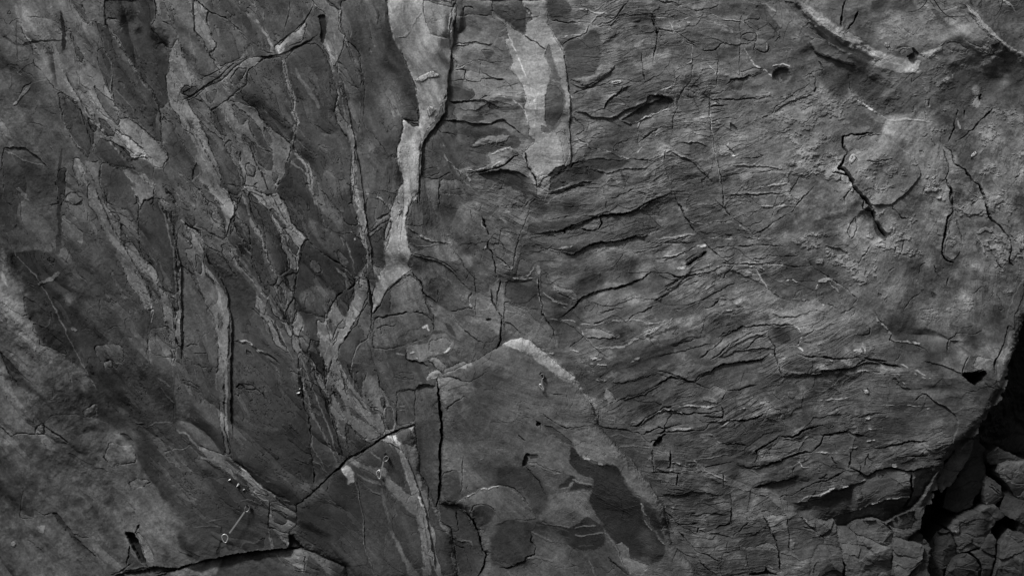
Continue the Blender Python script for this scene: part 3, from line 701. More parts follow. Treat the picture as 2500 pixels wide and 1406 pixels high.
P 52 7 1.6; 1000 110 1100 100 1130 170 1200 340 1215 480 1215 760 1150 740 1090 640 1060 570 990 500 960 420 950 260 965 180
P 100 -2; 1085 105 1140 105 1175 160 1170 230 1200 330 1190 340 1130 170
V 118 16 6; 740 235 800 262
P 74 4; 740 200 800 190 820 230 810 265 745 240
P 92 -3 2; 830 420 900 480 960 640 1040 780 1055 850 1010 865 960 770 900 700 860 600 800 500
P 62 5; 960 610 1040 640 1090 760 1060 800 1000 700
P 94 -3 2; 1095 700 1150 750 1190 880 1200 1050 1200 1200 1185 1240 1180 1060 1130 900 1110 800
P 60 5; 1155 755 1210 780 1225 860 1200 870
P 92 -3 2; 1215 760 1245 790 1260 900 1250 1120 1215 1110 1210 950
P 72 3; 1030 990 1150 980 1200 1060 1190 1200 1020 1150
C 2 20; 1240 250 1220 340 1220 480 1215 640 1225 780 1215 900
C 2 18; 1055 850 1040 920 1020 1000 1015 1140 1050 1270
C 2 18; 1190 900 1205 1050 1215 1115 1240 1130
V 90 9 3; 840 560 900 680 960 750 1020 800
V 104 14 5; 1040 780 1050 850 1040 960
C 3 30; 1055 0 1060 80 | 1120 0 1200 120 1225 190 1240 250 1330 305 1400 370
C 1.6 14; 1285 570 1340 660 1406 780
P 92 -2; 1240 200 1340 310 1300 290 1230 250
@400 450
P 58 6; 0 120 40 150 80 300 95 480 95 760 30 740 0 700
P 96 -3; 0 110 40 130 50 200 70 330 40 280 0 180
P 62 4; 30 0 100 150 180 200 215 280 180 300 120 240 80 120 0 20
P 74 3 2; 60 0 200 0 300 120 330 240 430 290 420 380 300 320 220 290 210 230 110 100
P 108 -4 1.6; 300 20 360 0 400 20 460 80 500 130 500 200 455 290 440 370 430 320 440 250 410 170 380 110 330 60
P 110 0; 260 0 400 0 380 60 320 60
P 90 -3; 290 110 340 130 370 180 420 270 425 300 380 280 330 230 340 190
V 96 8; 200 0 260 80 300 120
P 58 5; 350 110 400 170 440 250 420 260 380 190
C 3 34; 0 0 60 80 100 150 120 240 160 280 210 305 260 350 275 400
C 2.2 24; 120 240 100 320 95 480 100 640 90 760 100 900
C 2.2 24; 260 315 330 340 412 388 | 500 200 460 300 430 370 | 520 100 500 250 490 280 | 275 400 290 430 400 470
P 60 5; 415 0 550 20 530 90 510 110 440 50
P 98 -3 1.6; 160 280 215 310 250 330 270 400 280 560 300 640 390 710 440 760 450 800 440 1000 450 1100 440 1240 410 1300 410 1406 365 1406 370 1240 380 1030 340 960 330 880 270 780 240 680 210 600 170 510 150 450 200 440 190 380
P 62 4; 115 260 160 290 200 360 190 420 150 380
V 100 12; 100 310 160 380 195 430
P 64 3; 220 480 260 520 260 620 230 600
C 2 20; 180 505 215 590 255 620
P 106 0 4; 300 660 390 720 440 770 440 880 400 860 340 800
P 60 4; 365 890 390 910 400 990 380 1000
V 92 14 -3; 270 780 330 870 350 960 380 1030
P 70 5 2; 110 550 190 620 250 760 330 900 350 990 380 1180 360 1260 250 1250 120 1180 130 1000 110 800 100 640
C 2 18; 165 570 220 690 270 780 330 870
C 2.2 22; 110 760 130 850 130 1010 120 1060 150 1040 | 80 920 85 1080 120 1130 150 1155 | 150 1110 190 1090 230 1100 | 200 1160 290 1155
P 92 -3; 60 760 100 770 130 850 130 1130 90 1110 80 900
P 60 5; 40 765 80 780 95 850 90 880 60 830
P 84 -2 2; 0 730 40 770 80 900 80 1140 60 1200 30 1000 0 900
P 74 -2 2; 400 420 450 400 460 480 540 590 640 690 720 790 700 900 660 880 640 780 560 700 470 600 420 520
P 52 6 1.6; 470 350 500 200 540 100 560 40 610 120 680 230 700 360 720 500 760 600 790 640 770 690 740 700 720 780 690 720 640 600 600 480 570 400 500 280
P 60 6; 500 210 540 250 600 300 600 420 520 350
V 92 14 -3; 545 70 580 140 605 220
V 98 22 -4; 590 225 640 310 690 380 715 460 720 510
V 90 9 -3; 720 510 750 580 790 640
V 84 8 -2; 510 180 545 260 570 350 600 420 630 540 650 600 | 480 270 560 420 610 500
C 2 20; 510 220 550 270 600 295 600 380 610 450 640 580 690 710
P 52 6 1.6; 600 50 680 90 740 170 760 260 810 340 820 440 860 520 860 590 800 630 740 540 710 420 670 320 620 200
P 102 -4 1.6; 560 20 640 20 690 70 780 90 780 0 780 60 830 130 870 200 880 260 930 320 988 370 950 430 935 560 920 600 915 590 910 520 870 470 860 390 800 330 760 270 740 200 680 130 610 60
P 62 3; 820 300 870 360 900 420 930 440 915 500 870 440
P 96 -3; 800 340 860 350 870 440 910 520 915 590 850 580 850 500 830 450
P 48 2; 640 0 780 0 780 60 720 75 660 50 | 735 180 760 170 850 300 820 300
P 78 0; 635 0 775 0 770 70 700 72 640 40
P 46 5 1.8; 780 0 1000 0 1020 70 1080 200 1100 290 1200 340 1300 330 1380 400 1400 560 1330 620 1310 640 1230 570 1130 500 1050 440 1000 390 930 320 880 260 870 200 830 130 780 60
P 54 0; 1040 0 1290 0 1310 180 1330 280 1260 270 1150 100
P 72 0 4; 1000 220 1100 290 1200 350 1260 420 1200 530 1100 440 1000 310
P 88 5; 1200 440 1250 500 1270 570 1220 560 1190 480
C 2 16; 1015 70 1060 130 1090 230 1130 290 | 990 120 985 190 1000 180 1005 120
V 90 6 2; 1010 0 1020 70 1080 200 1110 270 | 1210 360 1260 400 1290 520 1320 620
V 78 20 3; 1200 195 1235 185
P 40 6 1.6; 985 375 1050 440 1130 500 1230 565 1310 650 1320 690 1230 730 1190 770 1150 830 1120 920 1050 900 910 870 900 760 920 600 945 440
P 62 0 2; 1010 530 1050 530 1090 600 1060 610 1020 580
P 60 0 3; 980 720 1060 690 1150 730 1190 770 1150 830 1110 900 1050 900 960 850 930 780
G 54 40; 1000 900
P 76 2; 1170 570 1230 600 1280 660 1300 700 1250 720 1240 650
P 42 -2; 1230 580 1290 610 1315 665 1270 640
C 3 34; 1130 500 1230 560 1290 610 1320 660 1310 700 1230 735 1190 770 1185 800
C 2.2 22; 830 635 900 605 | 990 380 940 500 920 620 900 760 | 720 690 760 695 790 660 | 720 660 730 690
P 72 4; 830 640 910 605 905 700 890 750 860 680
P 84 0; 590 790 650 770 720 900 720 960 640 880 600 840
P 56 4 3; 280 430 390 470 500 580 640 740 650 860 700 950 760 1000 860 1130 900 1180 920 1220 940 1406 420 1406 440 1250 455 1040 445 780 400 720 320 660 290 560
V 98 24 -4; 450 440 500 550 600 640 720 770
P 90 -3 1.6; 640 760 700 830 740 940 790 1040 870 1150 840 1140 760 1080 720 980 660 880 620 830
C 2.5 30; 770 930 775 980 800 1060 840 1120 | 690 720 730 800 770 900 850 960
P 86 -3 1.6; 760 700 810 700 820 660 890 760 890 790 840 870 850 950 890 980 880 1050 850 1020 830 860 800 780
P 60 3; 790 700 815 710 850 810 840 860 810 800
V 100 14 -3; 730 800 790 900 860 970
P 70 5; 850 860 900 780 920 860 910 940 880 960
P 92 -2; 915 870 950 910 955 990 940 1030 900 1040 895 980
P 80 2; 935 1040 960 1040 1020 1110 990 1160 950 1110
P 96 -3 1.6; 890 1030 935 1040 960 1130 1010 1200 1050 1290 1120 1400 1080 1406 1010 1310 950 1220 960 1406 940 1406 925 1170 890 1090
P 62 4; 940 1140 1000 1220 1060 1340 1020 1406 980 1406 945 1280
P 50 4 2; 1020 1060 1070 1080 1060 1120 1120 1240 1120 1330 1070 1280 1000 1150 1010 1110
P 92 -3 1.6; 1055 930 1100 950 1115 870 1120 1000 1150 1130 1200 1000 1150 1100 1190 1180 1220 1290 1250 1406 1120 1406 1120 1260 1070 1130 1080 1080 1060 1020
P 96 -3 1.6; 1320 690 1406 540 1406 760 1340 880 1330 960 1290 990 1200 1110 1140 1250 1110 1380 1110 1180 1190 970 1260 900 1270 830
P 82 2 2; 1120 900 1170 800 1250 900 1240 990 1180 980
P 100 0; 1350 620 1406 560 1406 720 1350 700
P 42 2; 1190 780 1240 735 1310 705 1300 790 1270 840 1250 915 1200 850
V 98 18 -3; 1170 820 1210 880 1255 940
P 56 4; 1200 1120 1290 990 1340 890 1406 810 1406 1050 1330 1100 1280 1250 1270 1406 1230 1340 1190 1200
V 118 10 8; 1230 1050 1290 990 1310 970
V 84 10 3; 1350 1080 1300 1200 1270 1330 | 1310 1290 1310 1406 | 1360 1060 1330 1140
C 2 22; 1110 1406 1130 1280 1190 1120 1260 1030 1300 985
V 106 24 -5; 1310 0 1330 120 1380 200
P 106 -3; 1325 190 1360 175 1385 190 1400 260 1380 330 1385 420 1375 440 1350 300 1330 270
P 38 -16 2; 530 1370 590 1380 640 1406 500 1406
P 50 -20 2; 560 1130 600 1140 615 1170 580 1160
V 130 14 6; 520 1080 560 1080 620 1100 | 640 1135 690 1155
S 34 12; 480 1075 530 1090 600 1092 640 1130 700 1160 740 1180
C 3 34; 470 1075 530 1086 600 1090 650 1140 720 1165 800 1230
V 104 9 6; 1010 1190 1050 1270 1110 1380
V 118 16 6; 1290 325 1310 350 1320 390
C 3.4 36; 440 780 452 1000 450 1080 440 1200
C 3 36; 925 1170 940 1300 945 1406
@800 450
V 112 24 -5; 185 0 200 80 220 170 | 240 280 255 370 262 440
P 106 -3 1.6; 200 190 230 175 260 190 270 250 265 300 255 340 235 300 205 250
V 96 9 3; 262 430 280 520 340 600
V 90 12 -2; 270 470 300 530 330 580
P 92 3; 290 470 330 560 370 580 345 640 310 600
V 106 16 4; 190 50 280 75 360 100 440 150
C 2.4 22; 180 30 250 65 330 75 | 260 440 275 520 280 640 295 800 295 900
C 4 50; 285 640 300 760 300 900
P 66 0; 270 100 360 110 430 170 430 200 360 240 280 320 270 240
P 78 3; 290 330 350 240 420 205 440 230 360 290
C 2 20; 280 350 350 290 440 240
P 54 0 2; 275 380 390 300 400 480 380 570 340 560 290 480
P 128 -3 2 0.1; 490 0 632 0 630 50 580 100 550 180 530 250 540 370 560 430 590 480 560 520 550 540 570 590 530 620 440 690 390 760 350 820 310 890 300 870 300 790 330 690 370 600 390 560 390 440 440 300 440 200 460 120
P 106 4 2; 390 420 400 300 420 260 440 270 420 400 400 480
C 3.4 40; 632 0 628 40 | 560 150 540 220 | 310 890 350 840 400 750 470 680 550 615
C 2.4 24; 295 890 300 1030 | 620 60 620 130 | 775 0 765 80 770 180
S 60 26; 640 50 560 160 530 260 545 390
P 60 -3 2; 580 110 700 120 760 230 640 290 540 280
V 98 16 5; 540 290 600 330 650 360 720 400 850 410 880 420
V 92 12 4; 560 400 620 430 780 410
P 60 0 2; 540 370 640 380 660 420 590 440 550 400
S 26 12; 540 290 640 360 720 395 860 405
P 88 2 3; 570 480 700 430 850 420 900 540 760 520 640 500
C 2 22; 580 470 640 490 740 510 830 560 900 620
S 26 12; 560 480 650 500 770 530 870 610 940 690 1000 740
P 84 3 2; 430 720 560 620 620 670 660 760 700 880 620 870 540 870 470 900 430 850
G 50 18; 400 830
P 74 3; 325 920 480 890 560 870 640 880 720 930 720 1010 640 1060 540 1110 440 1130 320 1130 310 1000
C 3 34; 320 920 440 900 520 875 600 875 700 920 730 960 725 1010
C 2 20; 330 990 400 960 450 970 470 970 | 730 900 728 960
V 135 20 4; 640 985 680 965 700 1005
P 60 0 3; 330 1130 540 1110 560 1200 720 1210 760 1310 700 1406 350 1406
C 3.4 38; 580 610 640 680 670 760 740 800 760 830
C 2.4 24; 670 800 710 900 | 740 870 700 830 | 830 880 900 960 1000 1050 1070 1090 | 760 720 755 810
P 88 2 3; 680 790 760 830 870 900 950 1000 900 1080 800 1010 730 1000 740 930
P 58 -3; 805 955 850 970 890 1050 830 1020
P 90 4 3; 540 1110 690 1090 720 1030 800 1020 880 1080 860 1150 780 1170 700 1190 640 1220 545 1210
P 96 4; 700 1080 800 1040 860 1090 800 1160 700 1150
C 2.5 28; 545 1120 540 1210 670 1222 | 690 1205 740 1260 790 1305 | 580 1090 690 1040
V 128 10 6; 570 1165 595 1150 | 790 1170 850 1130 | 600 1195 620 1200
P 98 8; 680 1190 740 1180 820 1240 800 1290 740 1250
P 110 6 2; 670 1340 690 1300 740 1270 790 1300 750 1325
P 96 3; 790 1300 820 1250 930 1210 990 1230 900 1270
S 40 16; 540 1205 670 1222 700 1250
V 100 10; 470 1160 530 1170
P 58 -4 2; 450 1300 590 1300 590 1340 460 1330
C 2 20; 450 1300 500 1325 590 1335
S 60 30; 600 1390 660 1370 745 1385
P 90 2 4; 1000 750 1100 740 1120 680 1150 830 1190 930 1190 1080 1150 1130 1080 1120 1000 1050 960 950 1010 920
P 70 0 4; 960 960 1060 950 1160 1010 1180 1080 1120 1140 1040 1100 980 1060
W 60 18 5; 1108 932
D 40 40; 1100 1040
P 96 -2; 1115 710 1190 630 1215 780 1200 930 1180 920 1160 840
P 80 -2; 1140 500 1180 600 1170 640 1150 620
C 3 36; 1115 370 1095 410 1130 480 1150 560 1160 640 | 1120 710 1130 780 1160 870 1200 930 | 1190 640 1170 720 1165 830
C 4 50; 1060 230 1080 280 1110 350 | 1190 930 1192 1060 1160 1130
V 112 12 4; 1055 230 1080 310 | 1090 420 1080 440
C 2.4 26; 1120 360 1180 390 1220 450 | 1150 490 1220 540 1260 590
V 104 9 3; 1180 520 1260 590 1280 520
P 78 4; 1130 400 1180 400 1220 460 1200 510 1150 480
P 106 0 2; 1310 220 1340 180 1406 60 1406 170 1340 290 1290 470 1300 360 1290 320
V 96 16 3; 1160 210 1240 270 1290 300
V 90 9 3; 1170 320 1290 410
C 2 18; 1320 160 1370 155 1406 100 | 1406 130 1350 270 1290 440 1270 590
P 66 0 3; 540 200 560 110 690 110 720 200 760 300 640 300
V 112 20 5; 970 820 1010 860
V 92 8; 770 630 830 650 860 690 | 980 760 970 800
C 2 18; 990 740 970 800 | 1015 620 1018 940 | 840 880 950 850 1010 850 | 850 430 960 600 1060 680
C 1.6 14; 1010 430 1012 490 | 1060 470 1055 520 | 985 180 988 240 | 905 170 905 200
G 54 30; 700 720 | 950 410
P 60 -2 2; 1330 420 1406 380 1406 620 1280 650 1210 640 1290 560
P 60 2 2; 1230 660 1310 670 1406 660 1406 850 1310 840 1220 780 1215 720
V 110 14 5; 1270 640 1330 660 1406 640
P 82 2 2; 1210 800 1300 850 1380 900 1406 1000 1350 1040 1210 990 1200 900
V 96 10 3; 1220 880 1330 880 1390 940
P 64 0; 1200 1010 1300 1040 1260 1080 1150 1130 1130 1120
S 26 10; 1210 940 1270 960 1320 1020
V 100 10 3; 1250 960 1320 1015
@1200 450
P 92 0 4; 300 140 480 60 700 10 900 20 1000 0 1250 30 1200 90 1000 160 760 210 500 250 260 260
G 58 20; 330 170 | 540 160
C 2 20; 520 165 600 155 660 140 | 800 100 900 80 980 30
C 1.6 14; 380 250 520 230 640 200 760 180 850 130
P 62 0 3; 250 270 500 250 720 210 560 290 260 340
C 4 50; 270 350 400 330 490 315 600 270 700 235 820 210 940 200 1060 140 1170 90 1240 60
S 60 22; 270 350 400 330 490 315 600 280 680 235 820 210 940 200 1060 150 1200 80
P 74 4 2; 260 370 500 340 700 330 760 230 900 200 1050 170 1130 260 1170 300 1000 360 850 380 680 420 600 470 480 460 290 430
P 92 8 1.5; 520 330 590 285 700 265 745 270 740 310 700 325 600 315
C 4 46; 740 225 755 260 740 310 700 325 620 310 | 490 315 505 340
V 118 16 4; 1000 170 1055 170
P 84 4; 1055 150 1110 115 1170 180 1150 215 1080 190
P 58 -3; 1100 200 1130 260 1190 300 1240 270 1300 330 1180 320 1140 290
S 70 28; 480 470 560 480 620 450 680 415 820 390 950 365 1060 350 1110 325
C 3.4 40; 480 470 560 485 620 445 680 415 820 395 950 368 1100 330
P 56 0 3; 600 480 700 420 850 400 900 390 780 450 700 440 660 510 560 540
P 60 0 2; 480 440 500 425 560 420 620 450 560 475 490 470
V 106 12 5; 390 445 440 460 490 440 560 425
C 2 22; 400 450 465 480 | 470 490 490 440
P 96 0 6; 900 400 1030 370 1140 430 1100 470 940 480 860 440
C 2 22; 1010 370 1080 400 1180 410 1300 390 1406 360
C 2.2 24; 980 470 1100 450 1200 410 | 1160 530 1280 490 1406 430
V 96 10 4; 1150 540 1280 480 1370 450
P 84 0 4; 380 580 640 530 900 560 1100 480 1140 560 1090 630 900 680 700 650 600 690 480 700
G 66 40; 650 700 | 980 590
G 104 22; 760 480 | 1060 530 | 1050 620
P 72 2; 200 500 300 560 300 640 160 640
V 100 9 5; 300 560 260 620 170 660
V 108 26 5; 330 560 320 620
C 3.4 40; 470 925 560 840 610 790 700 750 810 710 880 710 960 680 1060 640 1110 600 1190 610 1280 640 1406 620
S 46 22; 520 870 610 790 810 710 960 680 1080 640
P 66 3 2; 330 620 380 600 420 690 480 740 560 780 600 790 560 830 440 800 340 720
P 94 4; 400 660 480 700 560 720 600 770 580 785 520 760 440 720
C 2 22; 370 600 400 690 470 750 540 780
C 2.5 28; 320 640 325 750 350 830 350 900 380 940 430 1010 440 1110
V 96 9 4; 310 640 315 740 350 850 370 930 | 350 735 400 780 460 820 530 830 | 480 835 520 855 | 330 850 230 850
P 60 2 2; 90 660 300 660 320 780 350 870 230 850 180 830 100 780
P 80 3 2; 90 800 240 860 330 960 400 1050 440 1110 420 1150 340 1130 200 1040 90 1000 80 880
P 60 -2; 380 930 470 930 600 990 640 1040 540 1100 450 1130 460 1030
V 100 9 4; 390 925 560 940 620 1000 640 1040
V 96 9 4; 580 960 700 965 850 940 980 930 1070 955 1200 940
P 92 4; 640 990 740 990 880 1040 880 1050 760 1045 670 1035
P 62 -5 2; 650 1050 880 1060 850 1100 730 1120 680 1100
V 96 12 5; 690 1120 800 1125 910 1115 980 1070 1100 1020 1200 960 1300 880
S 28 12; 640 1040 740 1050 880 1050
C 2 20; 640 1040 570 1090 540 1120 | 770 955 840 940 | 700 960 760 940
P 46 -4; 1060 1045 1140 1020 1280 965 1260 990 1150 1030 1090 1060
S 20 8; 1200 950 1100 1000 960 1060 860 1110
C 1.8 18; 1250 1110 1340 1090 1406 1060 | 820 860 870 850 930 845 | 750 880 850 860 | 1190 720 1240 740 | 1140 760 1250 690 1270 650 | 930 940 1000 890 1080 850 1120 830
P 60 0 3; 1080 850 1160 840 1210 870 1300 860 1200 920 1100 940 1040 900
V 112 10 6; 1060 960 1110 955 | 1190 865 1290 860 | 400 1160 470 1175 | 680 1230 790 1235 | 530 1140 600 1150
V 104 14 5; 660 1185 760 1200 | 950 1220 1020 1190
V 98 24 6; 720 1330 790 1355
C 2.4 24; 840 1365 920 1360 1050 1320 1160 1280 1240 1300 1406 1370
C 3 30; 1090 1400 1240 1310
S 26 12; 800 1365 920 1362 1050 1325 1150 1290
P 52 -8 2; 1340 560 1406 510 1406 540 1350 565
P 42 -8; 1340 555 1380 525 1390 540 1350 565
C 2.2 22; 1250 60 1310 180 1360 260 1406 330
S 20 10; 480 930 640 1040 720 1130 820 1200
P 62 0 5; 420 1160 560 1180 680 1320 800 1406 600 1406 560 1300 480 1220
P 80 5 2; 1160 0 1406 0 1406 60 1240 60
@1600 450
C 2.2 24; 130 80 180 170 250 290 340 400 400 470 470 520 560 550
C 2.2 22; 460 0 465 160 | 400 100 470 170 540 240 640 310 700 360 | 470 160 520 220
V 96 8 4; 520 230 600 300 640 330 700 355 | 470 75 620 60 900 65
C 2 20; 460 70 620 72 900 65 940 20 | 470 80 640 85 700 140 760 180 830 150 930 140
P 104 4 2; 480 95 620 90 660 130 560 120 490 150
V 104 12 5; 700 150 790 155 900 150
P 58 -6 4; 830 190 900 150 945 155 920 190 840 215
C 2.8 30; 1050 50 990 110 940 180 880 220 780 280 720 320 680 345
C 2 20; 620 300 720 260 745 240 | 795 220 800 190
P 60 -2 2; 200 200 240 140 400 140 500 210 530 250 440 265 250 260
P 62 -2; 250 270 420 265 540 265 620 310 700 360 560 370 330 360 290 320
P 36 -14; 480 345 530 345 535 370 485 370
V 104 9 5; 230 260 360 265 480 265 545 258 | 330 362 480 370 680 372 820 375
C 2 18; 250 258 400 268 530 262 | 340 358 500 372 700 375 | 560 310 640 330
C 1.6 26; 610 372 680 374
P 70 -2; 350 380 440 370 540 420 400 450
P 62 -3; 660 380 820 378 880 430 740 400
C 2.2 22; 380 450 480 430 620 425 740 410 880 432
P 64 0 2; 430 460 620 430 840 430 960 490 780 500 700 530 540 540 470 500
C 2.6 28; 670 525 680 512 760 512 770 495 880 500 980 488
P 68 0; 690 530 760 505 970 495 1050 560 1000 570 860 555
V 104 16 4; 560 545 660 540 780 548 880 555
C 2.6 28; 540 545 640 552 800 545 1000 572 1060 562
P 58 0 3; 700 560 1000 575 1090 620 1100 660 940 660 820 650 740 620
P 104 4; 600 570 690 570 720 620 770 710 700 640
V 110 10 5; 700 570 740 580 770 610 | 690 580 720 650 770 710
P 54 -4 4; 710 590 800 650 900 700 1000 690 1100 740 1050 760 900 800 830 780 770 700
C 2 22; 770 710 800 750 850 780 | 850 655 930 650 1000 670 1110 670 | 460 650 500 590 530 555 | 460 540 540 545
V 112 12 5; 890 660 940 655 980 670
P 84 4; 940 780 970 740 1010 725 1020 740 980 770
C 3.4 40; 1040 520 1080 570 1160 620 1220 660 1300 710 1385 785 1350 830
S 50 26; 1385 790 1300 715 1220 660 1100 590 1030 520
V 108 20 6; 1120 668 1170 660 1230 658
P 56 -5 2; 1110 690 1220 680 1290 760 1250 850 1120 820
P 64 0 3; 1230 670 1380 785 1350 840 1260 800
V 96 9 5; 1200 680 1270 750
C 2.2 22; 1120 680 1110 720 1115 810 1240 850 | 1000 790 1020 810 1050 790 1060 810
V 116 14 6; 1125 822 1160 838 | 1110 690 1108 725
P 60 0 3; 0 860 100 860 190 850 300 800 440 790 380 850 240 890 100 930 0 930
P 50 -4; 0 1010 60 1010 160 965 140 995 60 1020
S 22 12; 0 760 140 700 250 640 360 610 460 560 540 550
C 2.4 24; 0 745 90 700 160 650 260 630 380 600 460 560 | 0 800 70 760 120 740 | 200 700 300 670 | 540 680 460 720 330 790 230 830 | 440 800 380 850 340 860 | 100 860 190 855
C 3 36; 220 555 280 520 350 465
P 42 -14; 215 545 280 500 340 455 360 470 290 520 225 562
P 94 3 3; 180 620 260 580 330 590 320 610 200 640
V 112 20 6; 150 580 210 565 | 290 430 350 420
V 108 12 6; 0 640 50 610 | 390 570 440 570
V 100 10 4; 0 380 140 360 280 345 | 0 500 140 490 230 460 300 430
C 2 20; 0 420 140 380 280 350 | 0 520 130 495 230 470 | 60 400 200 410 300 400
V 120 12 5; 490 868 530 865 | 860 860 870 860 | 900 865 910 868
C 3 36; 300 1205 360 1160 430 1100 470 1070 | 440 1060 470 1030 560 1000 605 970 | 600 975 740 970 850 965 940 965
S 30 14; 440 1060 540 1010 605 972 740 975 860 968
P 60 -3 2; 450 1050 520 1000 600 980 560 1040 470 1060
P 96 5; 590 1000 640 985 630 1010 600 1015
P 80 6 2; 500 1120 620 1040 780 985 785 1010 720 1050 640 1070 600 1100 520 1140
C 2.6 28; 380 1210 430 1170 500 1110 600 1050 680 1010 | 560 1130 640 1120 690 1060 760 1040
S 30 14; 400 1200 500 1130 600 1070 700 1040 780 1015
P 54 -5 3; 780 990 940 970 1000 1040 980 1100 900 1095 820 1100 770 1050
G 42 26; 860 1030
V 116 9 6; 940 965 990 1000 1000 1040 980 1095 930 1105 | 960 1115 1015 1145
C 2.4 26; 900 1100 960 1105 1000 1060 | 780 1045 815 1120 820 1190 850 1260 870 1320
V 96 8 5; 760 1050 810 1120 | 780 1170 830 1200 850 1250
P 106 2 4; 790 880 900 890 980 880 980 900 880 920 820 910 780 930
C 2.6 28; 810 900 880 910 960 905 1100 870 1180 880
S 26 10; 800 895 880 910 980 902 1090 875
C 3.2 36; 290 1360 290 1320 380 1280 480 1230 560 1220 640 1220 720 1210 780 1170
S 50 22; 290 1330 380 1275 480 1230 600 1220 720 1215 790 1170
P 56 0 3; 300 1340 500 1240 780 1190 840 1290 870 1330 700 1400 300 1400
S 34 14; 430 1200 560 1140 700 1120 820 1130
P 60 -2 2; 560 1200 660 1140 780 1110 820 1140 760 1190 640 1215
V 92 9 4; 640 1130 700 1140 810 1125 | 400 1200 480 1150 640 1060
C 1.8 18; 130 1110 200 1085 270 1070 | 220 1115 240 1125 260 1110 | 0 1300 110 1330 230 1360 280 1370 | 100 1320 0 1385 | 1010 1085 1070 1090 | 480 975 540 955 | 680 930 740 935 800 930 | 1380 700 1400 800
S 24 10; 0 1180 140 1150 260 1120 400 1090
C 3.4 40; 860 1320 900 1325 960 1310 1040 1310 1080 1290 1200 1275 1300 1260 1406 1245
S 46 18; 880 1325 1050 1312 1180 1280 1406 1248
V 100 24 6; 850 1270 920 1300 1030 1305
P 104 4 3; 1070 1250 1140 1230 1200 1260 1170 1280 1120 1270
P 62 -2 3; 860 1200 950 1170 1060 1210 1180 1220 1060 1240 900 1240
V 116 14 6; 860 1200 900 1190 | 1170 1215 1220 1210
C 3 34; 960 1160 1040 1180 1170 1190 1300 1200 1406 1180
V 118 26 6; 1360 1150 1406 1160
P 56 -4 2; 1100 940 1160 900 1200 920 1190 870 1130 880
V 104 10 4; 1100 890 1120 930 | 1170 900 1200 940
G 100 30; 1300 960 | 1250 900 | 1180 980
C 2 20; 1060 990 1160 920 | 1000 1050 1090 1000
@2000 450
C 3 34; 345 425 325 465 300 490 260 540 200 580
C 3 36; 500 135 505 170 540 200 570 240 610 240
C 2.2 26; 590 365 575 430 560 480 | 520 430 515 470
C 2.4 26; 245 225 268 290 240 360 215 380 | 245 228 200 300 192 340 215 380
P 80 -12 2; 240 225 266 290 240 355 200 340 205 290
C 3 34; 298 110 300 172 370 186 | 340 130 380 180
C 2 22; 215 30 165 90 165 120
P 46 0 3; 380 240 420 300 460 360 440 380 400 350 370 290
C 9 120; 375 180 388 240 420 300 462 358
S 90 24; 340 140 378 190 388 240 425 300 465 358
V 118 14 5; 390 210 440 200 | 400 230 450 180
P 104 3 4; 360 130 440 130 500 160 450 180 400 240 380 180
G 62 20; 80 380 | 410 150
S 34 18; 40 420 150 440 200 480
C 9 110; 1080 0 1130 80 1160 190 1180 240 1215 262
C 5 60; 1215 262 1260 310 1310 380 1315 450 1305 510 1330 560
C 2.4 26; 1280 330 1330 370 1370 440 1406 510 | 1160 370 1190 490 1260 580
C 7.5 100; 885 0 922 90 915 190 885 230 872 280 868 360 850 420 850 480
C 5 60; 850 480 870 520 930 537
C 2.2 24; 925 120 940 220 960 320 985 390 983 470
P 104 8 2; 890 250 930 230 945 280 940 370 890 360
P 98 8 3; 880 390 940 390 970 470 920 520 870 490
G 60 10; 940 470
V 100 30 10; 1075 330 1140 300 1200 330
V 106 24 10; 1085 340 1120 400 1135 480
P 66 -8 3; 1080 390 1100 400 1115 460 1090 480
V 98 28 8; 1180 290 1230 350 1260 440 1320 540
P 100 5 3; 1150 150 1220 180 1300 240 1330 300 1240 270 1180 230
P 42 -16 2; 1290 230 1320 280 1330 290 1300 260
P 110 5 2; 1260 130 1340 140 1375 180 1320 170
C 2 24; 940 150 1010 180 | 1000 130 1010 180
G 60 40; 1400 130
P 48 -14 1.4; 400 752 425 755 438 768 422 780 402 775
P 50 -12 1.4; 705 725 728 722 735 738 722 750
P 46 -14 1.4; 768 745 795 745 808 765 795 782 775 772
G 90 60; 500 680
G 108 22; 480 700 | 760 545
C 2.2 24; 685 610 700 560 735 540 | 790 560 810 620 830 640 | 890 640 885 690
C 1.6 15; 570 885 590 840 640 785 700 745 | 1060 750 1110 700 | 700 860 790 850 | 1220 760 1255 830 1250 880 | 480 600 520 580
G 92 20; 1060 680 | 940 620
C 3.4 40; 950 1025 900 1060 880 1090 885 1150
C 1.8 20; 950 1025 1060 1030 1120 1000
G 54 50; 600 1020
C 4.5 60; 1300 970 1280 1040 1275 1090 1230 1160 1200 1220 1205 1300
P 110 4 3; 1310 1010 1350 1010 1350 1090 1330 1140 1290 1100 1290 1050
V 120 10 6; 1320 1100 1340 1140 1380 1130
P 92 6 3; 1220 1180 1300 1110 1330 1160 1320 1330 1290 1406 1230 1390 1220 1300
P 84 8 4; 1360 720 1406 640 1406 760 1340 900 1340 1000 1290 960 1300 860
G 64 24; 1370 740
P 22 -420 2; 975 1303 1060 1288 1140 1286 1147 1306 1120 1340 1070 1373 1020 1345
P 96 5 2; 1090 1170 1190 1200 1180 1270 1120 1270 1060 1250
P 58 -8 2; 1040 1180 1090 1175 1060 1240 1000 1290 990 1280
C 3 34; 1030 1180 990 1260 980 1300 | 1140 1270 980 1300 | 1140 1370 1210 1406
C 3.2 36; 500 1020 485 1070 560 1080 640 1095 700 1120 760 1175
C 2.2 22; 375 870 400 930 460 980 500 1025
V 100 14 5; 420 950 470 1000 500 1030 | 490 1070 620 1080 700 1100 | 380 890 400 950
P 56 -3 3; 510 1080 640 1100 700 1130 690 1170 600 1150 520 1110
